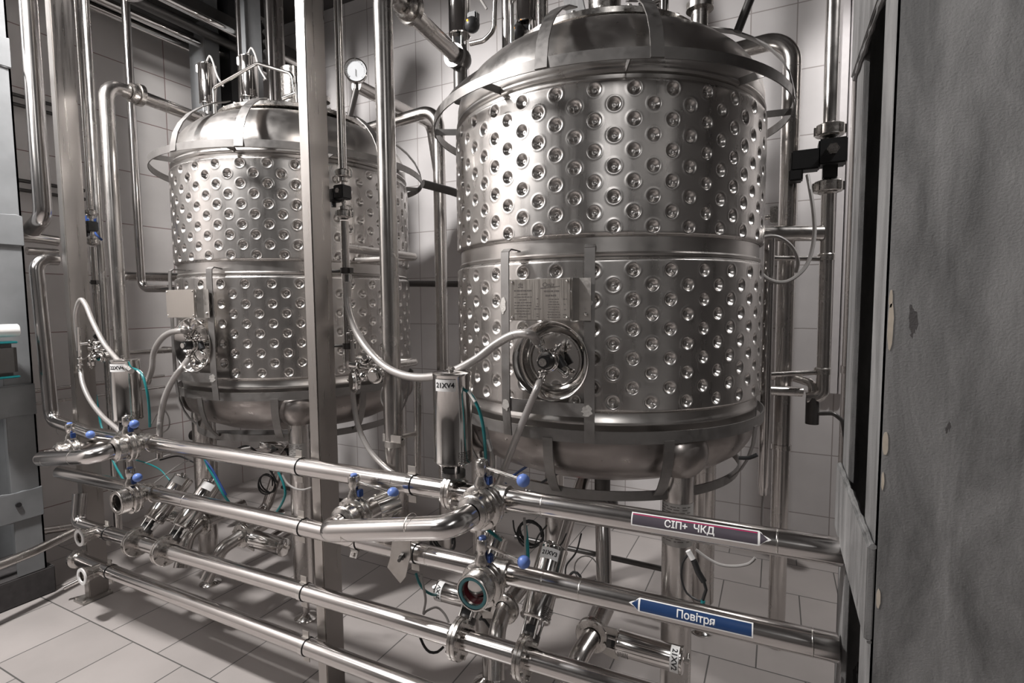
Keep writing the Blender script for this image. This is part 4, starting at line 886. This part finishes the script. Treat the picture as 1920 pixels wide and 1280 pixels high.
cable('black cable looping beside the right tank leg to a green connector', [atY(1290, 1040, 1.7), atY(1280, 1055, 1.7), atY(1278, 1085, 1.7), atY(1288, 1112, 1.7), atY(1308, 1125, 1.7), atY(1320, 1128, 1.7)], 0.0035, 'black')
t = thing('cable_connector', atY(1310, 1070, 1.7), 'black cylindrical cable connector in front of the right tank leg', 'connector')
MB().tube([atY(1301, 1050, 1.7), atY(1309, 1072, 1.7), atY(1320, 1090, 1.7)], 0.0095, 14).tube([atY(1320, 1090, 1.7), atY(1324, 1105, 1.7), atY(1318, 1124, 1.7)], 0.005, 8).build('plug', 'black', t)
MB().tube([atY(1290, 1032, 1.7), atY(1299, 1048, 1.7)], 0.0085, 12).build('tag_sleeve', 'white', t, 'white tag sleeve')
MB().tube([atY(1318, 1126, 1.7), atY(1316, 1148, 1.7)], 0.007, 10).build('green_sleeve', 'teal', t, 'green sleeve')
def coil(label, c, R, n, mat, r=0.0042):
    c = Vector(c); P = []
    for i in range(n*18+1):
        a = 2*math.pi*i/18; k = i/18; P.append(c + V(R*math.cos(a)*(1+0.05*math.sin(k*2.1)), 0.012*math.sin(a+k)+0.006*k, R*math.sin(a)*(1+0.06*math.cos(k*1.7))))
    return solo('cable_coil', MB().tube(P, r, 7), mat, label, 'cable', 'cable coils')
coil('black coiled cable hanging behind the top header, right of the crossover valve', atY(993, 1002, 2.0), 0.055, 4, 'black')
coil('small black cable coil hanging below the bent crossover pipe', atY(828, 1015, 1.7), 0.05, 4, 'black')
coil('small dark cable coil behind the top header near the labelled leg of the left tank', atY(498, 908, 2.0), 0.055, 3, 'black')
coil('thin grey loop of cable on the floor side behind the second header', atY(1100, 1068, 2.2), 0.055, 1, 'cable', 0.003)
for (pts, nm) in (([(1062, 1000), (1052, 1020), (1035, 1030)], 'beside the tilted drain pipe'), ([(1090, 1000), (1080, 1035), (1062, 1060), (1060, 1085)], 'crossing the leg rail'), ([(1025, 985), (1010, 1003), (1003, 1020)], 'right of the black coil'), ([(962, 975), (965, 995), (975, 1012)], 'left of the black coil')):
    cable('thin black cable hanging behind the top header, ' + nm, [atY(x, y, 1.95) for x, y in pts], 0.0035, 'black')
for (pts, nm, mt) in (([(268, 870), (300, 858), (330, 848), (350, 842)], 'crossing under the top header', 'cable'), ([(290, 905), (310, 890), (335, 872), (356, 862)], 'above the left slanted actuator', 'cable'), ([(255, 862), (275, 868), (300, 880), (318, 900)], 'in green beside the left hand valves', 'teal'), ([(130, 815), (165, 818), (200, 812), (225, 815)], 'lying along the left crossover pipe', 'cable'), ([(428, 860), (440, 850), (452, 842), (470, 838)], 'under the left tank dish', 'cable')):
    cable('thin cable at the left valves, ' + nm, [atY(x, y, 1.72) for x, y in pts], 0.004, mt)
cable('thin loop of grey cable beside the pale hose of the left tank', [atY(282, 798, 1.6), atY(296, 775, 1.6), atY(308, 769, 1.6), atY(317, 785, 1.6), atY(316, 802, 1.6), atY(304, 812, 1.6)], 0.0035)
for (pts, nm, mt, r) in (([(300, 862), (335, 855), (372, 868), (398, 850), (432, 862)], 'draped under the left dish in front of its leg', 'black', 0.005), ([(405, 838), (432, 846), (462, 836), (492, 852), (520, 842)], 'draped below the left dish between its legs', 'black', 0.006), ([(455, 870), (480, 862), (505, 880), (520, 905)], 'behind the labelled leg of the left tank', 'black', 0.005), ([(955, 912), (975, 928), (1000, 922), (1022, 930)], 'bunched behind the upper blue knob', 'black', 0.006), ([(948, 905), (965, 890), (985, 876), (1000, 868)], 'rising in blue behind the upper blue knob', 'dblue', 0.005), ([(1015, 905), (1050, 885), (1085, 872), (1110, 862)], 'slanting under the right tank dish', 'black', 0.005), ([(1385, 858), (1405, 858), (1420, 852)], 'joining the level tube foot to the right dish', 'black', 0.007), ([(870, 1150), (885, 1165), (905, 1160), (918, 1175)], 'tucked under the open valve', 'black', 0.006), ([(1060, 1090), (1075, 1072), (1088, 1080), (1090, 1100)], 'looping beside the labelled slanted actuator', 'black', 0.005)):
    cable('dark service cable ' + nm, [atY(x, y, 1.95 if x < 900 or x > 1300 else 1.85) for x, y in pts], r, mt)
# short slanted capsule between the two right hand valves
c = atY(930, 1040, 1.72)
solo('air_reservoir', MB().lathe([(0, -0.04), (0.036, -0.04), (0.040, -0.034), (0.040, 0.034), (0.034, 0.042), (0, 0.044)], c, (-0.10, 0.25, 1), 30), 'mirror', 'short polished capsule tilted between the two right-hand blue-knobbed valves', 'capsule')

# ------------------------------------------------------------------ right-hand side: level tube, sensor line, wall things
t = thing('sensor_line', V(0.187, 2.70, 1.2), 'vertical steel line at the right wall carrying the solenoid valve and a drain cock', 'pipe')
MB().tube([V(0.180, 2.70, 3.9), V(0.184, 2.70, 2.41)], 0.027, 24).build('tube', 'duct', t)
MB().tube(fillet([V(0.187, 2.70, 2.14), V(0.192, 2.70, 1.235), V(0.13, 2.70, 1.225)], 0.04), 0.027, 24).build('tube', 'duct', t)
for zz in (2.392, 2.154):
    u = MB(); union_nut(u, V(0.186, 2.70, zz), (0, 0, 1), 0.056, 0.045, 8); u.lathe([(0.022, -0.035), (0.04, -0.026), (0.04, 0.026), (0.022, 0.035)], V(0.186, 2.70, zz), (0, 0, 1), 28); u.build('union_nut', 'cast', t)
MB().cyl(V(0.186, 2.7, 2.16), V(0.186, 2.7, 2.39), 0.020, 20).build('neck', 'cast', t)
for zz in (1.852, 1.352):
    MB().lathe([(0.027, -0.014), (0.034, -0.014), (0.034, 0.014), (0.027, 0.014)], V(0.188, 2.70, zz), (0, 0, 1), 24, close=True).torus(V(0.188, 2.70, zz+0.012), (0, 0, 1), 0.031, 0.004, 24, 6).build('clamp_ring', 'cast', t)
q = V(0.155, 2.70, 1.19)
MB().cyl(q + V(0, 0, -0.08), q + V(0, 0, 0.04), 0.028, 18).tube(fillet([q + V(0.02, -0.01, -0.03), q + V(0.08, -0.03, -0.02), q + V(0.115, -0.03, -0.05), q + V(0.125, -0.03, -0.12)], 0.03), 0.009, 10).build('drain_cock', 'dark', t, 'dark drain cock with bent lever')
s = thing('solenoid_valve', V(0.19, 2.70, 2.14), 'large black solenoid valve on the vertical line at the right, beside the grey column', 'solenoid valve', 'solenoid valves')
MB().box(V(0.195, 2.675, 2.290), (0.105, 0.10, 0.105), None, 0.006).box(V(0.19, 2.69, 2.215), (0.055, 0.06, 0.06), None, 0.004).box(V(0.095, 2.665, 2.265), (0.11, 0.08, 0.085), None, 0.006).box(V(0.06, 2.66, 2.205), (0.055, 0.07, 0.05), None, 0.006).build('coil', 'black', s)
MB().hexbolt(V(0.195, 2.624, 2.295), (0, -1, 0), 0.024, 0.010).cyl(V(0.195, 2.62, 2.295), V(0.195, 2.608, 2.295), 0.012, 14).build('coil_nut', 'cast', s)
cable('grey cable looping from the large solenoid valve round the level tube', [atY(1514, 328, 2.62), atY(1519, 355, 2.60), atY(1525, 395, 2.58), atY(1527, 440, 2.56), atY(1518, 485, 2.53), atY(1500, 512, 2.50), atY(1470, 529, 2.46), atY(1438, 522, 2.44), atY(1416, 495, 2.44), atY(1413, 468, 2.44), atY(1428, 447, 2.44), atY(1458, 444, 2.45), atY(1484, 462, 2.47), atY(1496, 488, 2.48), atY(1492, 510, 2.5)], 0.008, tag=(0.05,))
t = thing('level_tube', V(-0.033, 2.5, 0.8), 'slim bright level tube standing between the right tank and the wall line', 'tube')
MB().lathe([(0, 0), (0.016, 0.0), (0.018, 0.03), (0.021, 0.04), (0.021, 1.12), (0.0, 1.125)], V(-0.033, 2.5, 0.82), (0, 0, 1), 22).build('tube', 'pipe', t)
MB().tube([V(-0.033, 2.5, 0.83), V(-0.035, 2.5, 0.70), V(-0.03, 2.5, 0.62)], 0.005, 8).build('cable_tail', 'cable', t)
solo('branch_pipe', MB().cyl(V(-0.12, 2.62, 1.965), V(0.17, 2.69, 1.955), 0.034, 24), 'duct', 'thick level branch from the right tank to the sensor line, behind the cable loop', 'pipe', 'right branches')
solo('branch_pipe', MB().cyl(V(-0.12, 2.60, 1.265), V(0.11, 2.68, 1.255), 0.022, 20).tube(fillet([V(-0.12, 2.75, 1.315), V(0.08, 2.75, 1.31), V(0.155, 2.72, 1.29), V(0.155, 2.70, 1.18)], 0.03), 0.02, 16), 'duct', 'lower double branch at the right tank leading to the drain cock', 'pipe', 'right branches')
for zz, nm in ((1.845, 'upper'), (1.345, 'lower')):
    solo('tie_rod', MB().cyl(V(-0.03, 2.52, zz), V(0.17, 2.69, zz), 0.011, 14), 'duct', nm + ' thin tie rod between the level tube and the sensor line', 'rod', 'tie rods')
solo('stub_valve', MB().cyl(V(-0.12, 2.55, 2.02), V(-0.03, 2.55, 2.022), 0.012, 12).box(V(-0.02, 2.55, 2.03), (0.03, 0.03, 0.07), None, 0.004), 'cast', 'small capped stub above the level tube', 'valve')
d0 = atY(1590, 885, 3.45)
solo('wall_drain', MB().tube([V(d0.x, 3.45, 3.9), V(d0.x, 3.45, d0.z)], 0.05, 24).lathe([(0.05, -0.02), (0.056, -0.02), (0.056, 0.02), (0.05, 0.02)], V(d0.x, 3.45, 1.28), (0, 0, 1), 24, close=True), 'duct', 'dark vertical duct ending above the floor, seen just left of the big grey column', 'duct')
d1 = atY(1571, 738, 3.79)
solo('cable_trunking', MB().box(V(d1.x-0.028, 3.79, (3.9+d1.z)/2), (0.042, 0.05, 3.9-d1.z), None, 0.004).box(V(d1.x+0.024, 3.79, (3.9+d1.z)/2), (0.05, 0.05, 3.9-d1.z), None, 0.004), 'trunk', 'pale plastic cable trunking running down the back wall at the right', 'trunking')
d2 = atY(1612, 445, 3.80)
solo('wall_notice', MB().box(V(d2.x+0.07, 3.808, d2.z), (0.19, 0.012, 0.50), None, 0.003), 'labblue', 'narrow blue notice board on the back wall, mostly hidden by the grey column', 'sign')

# ------------------------------------------------------------------ painted columns
def column(label, x0, sgn, y0, y1, wide, zb, patches, base=0.0):
    """built-up column of two channels laced by batten plates; face at X=x0 looks towards sgn"""
    t = thing('steel_column', V(x0 - sgn*wide/2, (y0+y1)/2, 0), label, 'column', 'painted columns')
    H = 4.3-base; B = base
    def chan(ya, yb, nm):
        m_ = MB(); xc = x0 - sgn*wide/2
        web = ya if nm == 'near' else yb
        m_.box((xc, web + (0.006 if nm == 'near' else -0.006), B+H/2), (wide, 0.012, H), None, 0.002)
        m_.box((x0 - sgn*0.006, (ya+yb)/2, B+H/2), (0.012, yb-ya, H), None, 0.002); m_.box((x0 - sgn*(wide-0.006), (ya+yb)/2, B+H/2), (0.012, yb-ya, H), None, 0.002)
        m_.build('channel', 'grey' if sgn < 0 else 'lgrey', t)
    fw = 0.13
    chan(y0, y0+fw, 'near'); chan(y1-fw, y1, 'far')
    for (za, zb_) in zb:
        b = MB().box((x0 + sgn*0.006, (y0+y1)/2, (za+zb_)/2), (0.012, y1-y0, zb_-za), None, 0.002).build('batten_plate', 'grey' if sgn < 0 else 'lgrey', t)
        wl = MB(); rr = random.Random(int(za*100))
        for yy in (y0+fw*0.95, y1-fw*0.95):
            P = [V(x0 + sgn*0.004, yy + rr.uniform(-0.004, 0.004), za + (zb_-za)*i/14) for i in range(15)]
            wl.tube(P, 0.008, 7, radii=[0.008*rr.uniform(0.5, 1.2) for _ in P])
        for zz in (za, zb_):
            P = [V(x0 + sgn*0.004, y0 + (y1-y0)*i/20, zz + rr.uniform(-0.003, 0.003)) for i in range(21)]
            wl.tube(P, 0.006, 7, radii=[0.006*rr.uniform(0.4, 1.2) for _ in P])
        wl.build('weld_bead', 'grey' if sgn < 0 else 'lgrey', b)
    return t
t = column('big grey painted steel column filling the right side of the view, scratched', 0.160, -1, 1.045, 1.56, 0.62, ((1.08, 1.245), (2.20, 2.40), (3.3, 3.5)), None)
for (px0, py0, w, h, k) in ((1660, 612, 0.008, 0.080, 1), (1645, 830, 0.008, 0.040, 3), (1660, 560, 0.005, 0.03, 4), (1636, 1120, 0.006, 0.035, 5), (1640, 900, 0.004, 0.03, 6)):
    p = atY(px0, py0, 1.045); rr = random.Random(k); N = 16
    x_ = max(p.x, 0.164)
    MB().prism([(w*0.5*rr.uniform(0.85, 1.15)*math.cos(2*math.pi*i/N), h*0.5*rr.uniform(0.93, 1.07)*math.sin(2*math.pi*i/N)) for i in range(N)], V(x_+w*0.35, 1.0449, p.z), (1, 0, 0), (0, 0, 1), 0.0006).build('bare_patch', 'bare', t, 'chipped beige bare patch')
column('grey painted steel column at the left edge, with bolt-holed batten plate', -3.74, 1, 0.86, 1.435, 0.40, ((0.478, 0.638), (1.065, 1.23), (2.0, 2.16), (2.95, 3.1)), None, 0.16)
solo('column_plinth', MB().box((-4.035, 1.02, 0.08), (0.60, 0.90, 0.16), None, 0.006), 'concrete', 'dark concrete plinth under the left grey column', 'plinth')
hl = atX(34, 946, -3.727)
solo('bolt_plug', MB().cyl(hl, hl + V(0.010, 0, 0), 0.013, 20), 'black', 'round dark bolt hole plug in the left column batten plate', 'plug')

# ------------------------------------------------------------------ far left pipework and overheads
def px_pipe(label, pts, r, mat='duct', fr=0.06, group='left wall pipes', n=20):
    return solo('wall_pipe', MB().tube(fillet(pts, fr), r, n), mat, label, 'pipe', group)
px_pipe('thick bright pipe dropping from the ceiling at the far left, elbowed under', [V(-3.66, 1.50, 3.9), V(-3.66, 1.50, 2.16), V(-3.80, 1.50, 2.10)], 0.042, 'pipe', 0.08)
px_pipe('level steel pipe running behind the left column to the left post', [atX(-60, 438, -3.90), atX(60, 445, -3.90), atX(108, 452, -3.90)], 0.030, 'pipe')
px_pipe('lower level steel pipe at the left post, under the first', [atX(50, 470, -4.1), atX(108, 474, -4.1)], 0.024)
px_pipe('dark steel pipe along the left wall towards the tank, elbowed down behind the post', [V(-3.85, 1.95, 0.3), V(-3.85, 1.95, 1.86), V(-3.80, 2.55, 1.87), V(-3.1, 2.75, 1.87)], 0.032, 'duct', 0.07)
px_pipe('dark vertical pipe just right of the left post', [V(-3.72, 1.80, 3.9), V(-3.72, 1.80, 0.2)], 0.022, 'duct')
px_pipe('thin bright pipe standing left of the tank, turning in to its side', [V(-3.678, 2.0, 3.9), V(-3.678, 2.0, 1.775), V(-3.30, 2.05, 1.77)], 0.024, 'pipe', 0.06)
px_pipe('dark vertical pipe left of the left tank, in its shadow', [V(-3.42, 2.25, 1.9), V(-3.42, 2.25, 0.4)], 0.03, 'duct')
px_pipe('second dark vertical pipe left of the left tank', [V(-3.60, 2.35, 1.9), V(-3.60, 2.35, 0.3)], 0.026, 'duct')
for i, zz in enumerate((1.12, 1.03)):
    px_pipe(('upper', 'lower')[i] + ' thin rail along the left wall behind the post', [V(-4.36, 1.1, zz), V(-4.36, 2.5, zz-0.01)], 0.010, 'duct')
for i, zz in enumerate((3.02, 2.96, 2.48, 2.42)):
    px_pipe(('topmost', 'second', 'third', 'lowest')[i] + ' thin dark conduit high on the left wall', [V(-4.40, 0.9, zz), V(-4.40, 1.95 if i < 2 else 2.05, zz)], 0.012, 'dark')
px_pipe('thick grey pipe near the floor running back past the left column', [atX(-80, 1090, -3.55), atX(60, 1035, -3.62), atX(148, 992, -3.7)], 0.026, 'duct')
px_pipe('short level pipe behind the left column, above the floor', [atX(60, 998, -4.1), atX(150, 985, -4.1)], 0.024, 'duct')
px_pipe('thin pipe near the floor below the third header left end', [atX(120, 1102, -3.55), atX(160, 1082, -3.5)], 0.012, 'duct')
px_pipe('dark conduit ending at a dark elbow on the left wall below the tank', [V(-4.2, 2.6, 0.62), V(-3.2, 2.9, 0.66), V(-3.0, 2.75, 0.85)], 0.04, 'dark', 0.08)
px_pipe('level dark pipe behind the two tanks joining the down-pipe', [V(-2.5, 2.95, 1.81), V(-1.30, 2.95, 1.775)], 0.022, 'dark', group='pipes between the tanks')
e_ = atX(857, 322, -1.36); b_ = V(-1.70, 2.35, 2.30)
px_pipe('dark sloping pipe running back from the left tank towards the right tank', [b_, V(-1.62, 2.5, 2.28), V(-1.46, 3.0, 2.22), V(-1.30, 3.0, 2.22)], 0.022, 'dark', 0.03, 'pipes between the tanks')
px_pipe('thin vertical pipe behind the tall riser, right of the left tank', [atY(783, 705, 1.8), atY(783, 900, 1.8)], 0.016, 'duct', 0.03, 'pipes between the tanks')
solo('pipe_bracket', MB().box(atY(735, 822, 1.62), (0.09, 0.006, 0.03), None, 0.001).cyl(atY(735, 822, 1.63), atY(783, 812, 1.8), 0.009, 10).lathe([(0.036, -0.012), (0.04, -0.012), (0.04, 0.012), (0.036, 0.012)], V(-1.356, 1.65, 1.108), (0, 0, 1), 28, close=True), 'plate', 'steel bracket tying the tall riser to the thin pipe behind it', 'bracket')
solo('cable_hoop', MB().torus(atY(735, 745, 1.78), (0.1, 1, 0), 0.062, 0.006, 36, 8), 'cable', 'grey hoop of cable hung on the tall riser', 'cable')
t = thing('wall_instrument', atY(10, 620, 1.1), 'white and teal instrument peeking in at the left edge behind the grey column', 'instrument')
q = atX(10, 620, -3.62)
MB().cyl(q + V(-0.02, -0.12, 0), q + V(-0.02, 0.06, 0), 0.034, 24, bev=0.004).build('white_body', 'white', t, 'white cylinder')
MB().box(q + V(-0.03, -0.05, -0.155), (0.10, 0.18, 0.17), None, 0.02).build('housing', 'dark', t)
for dz in (-0.062, -0.245): MB().box(q + V(-0.03, -0.05, dz), (0.104, 0.184, 0.012), None, 0.004).build('trim', 'teal', t, 'teal trim')
q2 = atY(172, 432, 1.72)
t = thing('solenoid_box', q2, 'dark blue valve box with a pale tag right of the left post', 'valve box')
MB().box(q2 + V(-0.01, 0, 0.055), (0.05, 0.05, 0.06), None, 0.008).tube(spline([q2 + V(0.0, 0, 0.03), q2 + V(0.04, 0, -0.02), q2 + V(0.10, 0, -0.06)]), 0.006, 8).build('box', 'dblue', t)
MB().sphere(q2 + V(0.0, -0.02, 0.0), 0.034, 14).build('pale_cap', 'lgrey', t)
# overheads
solo('cable_tray', MB().box((-4.15, 2.55, 3.86), (0.46, 2.2, 0.02)).box((-3.93, 2.55, 3.90), (0.012, 2.2, 0.09)).box((-4.37, 2.55, 3.90), (0.012, 2.2, 0.09)), 'dark', 'dark cable tray hanging high along the left wall', 'cable tray')
for i in range(5):
    solo('overhead_pipe', MB().tube([V(-3.82-0.11*i, 1.35, 3.77-0.045*(i % 3)), V(-3.82-0.11*i, 3.45, 3.77-0.045*(i % 3))], 0.03+0.006*(i % 2), 16), 'mirror' if i % 2 == 0 else 'dark', ('outermost shiny', 'second dark', 'third shiny', 'fourth dark', 'innermost shiny')[i] + ' pipe under the cable tray at the upper left', 'pipe', 'overhead pipes')
for (x, Y, w, mt, nm) in ((383, 2.78, 0.20, 'lgrey', 'pale square duct behind the left tank top, leftmost'), (410, 2.96, 0.13, 'dark', 'dark grey square duct second from the left behind the left tank top'), (434, 2.96, 0.12, 'black', 'black square duct behind the left tank top'), (468, 2.9, 0.14, 'lgrey', 'pale grey square duct behind the left tank top, right of the black one')):
    a = atY(x, 100, Y); solo('vertical_duct', MB().box(V(a.x, Y, 3.45), (w, 0.12, 1.7), None, 0.004), mt, nm, 'duct', 'vertical ducts')
for (x, Y, r, nm) in ((506, 2.8, 0.030, 'bright slim pipe behind the left tank handle'), (448, 2.75, 0.018, 'thin bright rod in front of the black duct'), (524, 2.9, 0.035, 'dull slim pipe beside the bright one behind the left tank')):
    a = atY(x, 80, Y); solo('ceiling_pipe', MB().tube([V(a.x, Y, 2.6), V(a.x, Y, 4.2)], r, 18), 'pipe' if r < 0.031 or x == 504 else 'duct', nm, 'pipe', 'ceiling pipes')
lo = atY(488, 75, 3.0)
for i in range(4):
    solo('louvre_slat', MB().box((lo.x, 3.0, lo.z-0.12+0.075*i), (0.16, 0.06, 0.03), (V(1, 0, 0), V(0, 0.9, -0.43).normalized(), V(0, 0.43, 0.9).normalized()), 0.003), 'dark', ('lowest', 'second lowest', 'third lowest', 'top')[i] + ' dark louvre slat behind the left tank top', 'slat', 'louvre slats')
px_pipe('thick steel pipe running back behind the pressure gauge of the left tank', [atY(668, 160, 2.45), atY(668, 160, 2.45) + V(0, 0.75, 0), atY(668, 160, 2.45) + V(0, 0.85, -0.4)], 0.038, 'duct', 0.08, 'pipes between the tanks')
fd = atY(246, -38, 1.85)
solo('foil_duct', MB().tube(spline([fd + V(-0.45, 0.25, 0.55), fd + V(-0.30, 0.12, 0.22), fd + V(-0.12, 0.03, 0.06), fd, fd + V(0.25, -0.02, 0.10), fd + V(0.45, -0.05, 0.4)]), 0.10, 28), 'foil', 'pale foil-wrapped duct dipping into view at the upper left corner', 'duct')
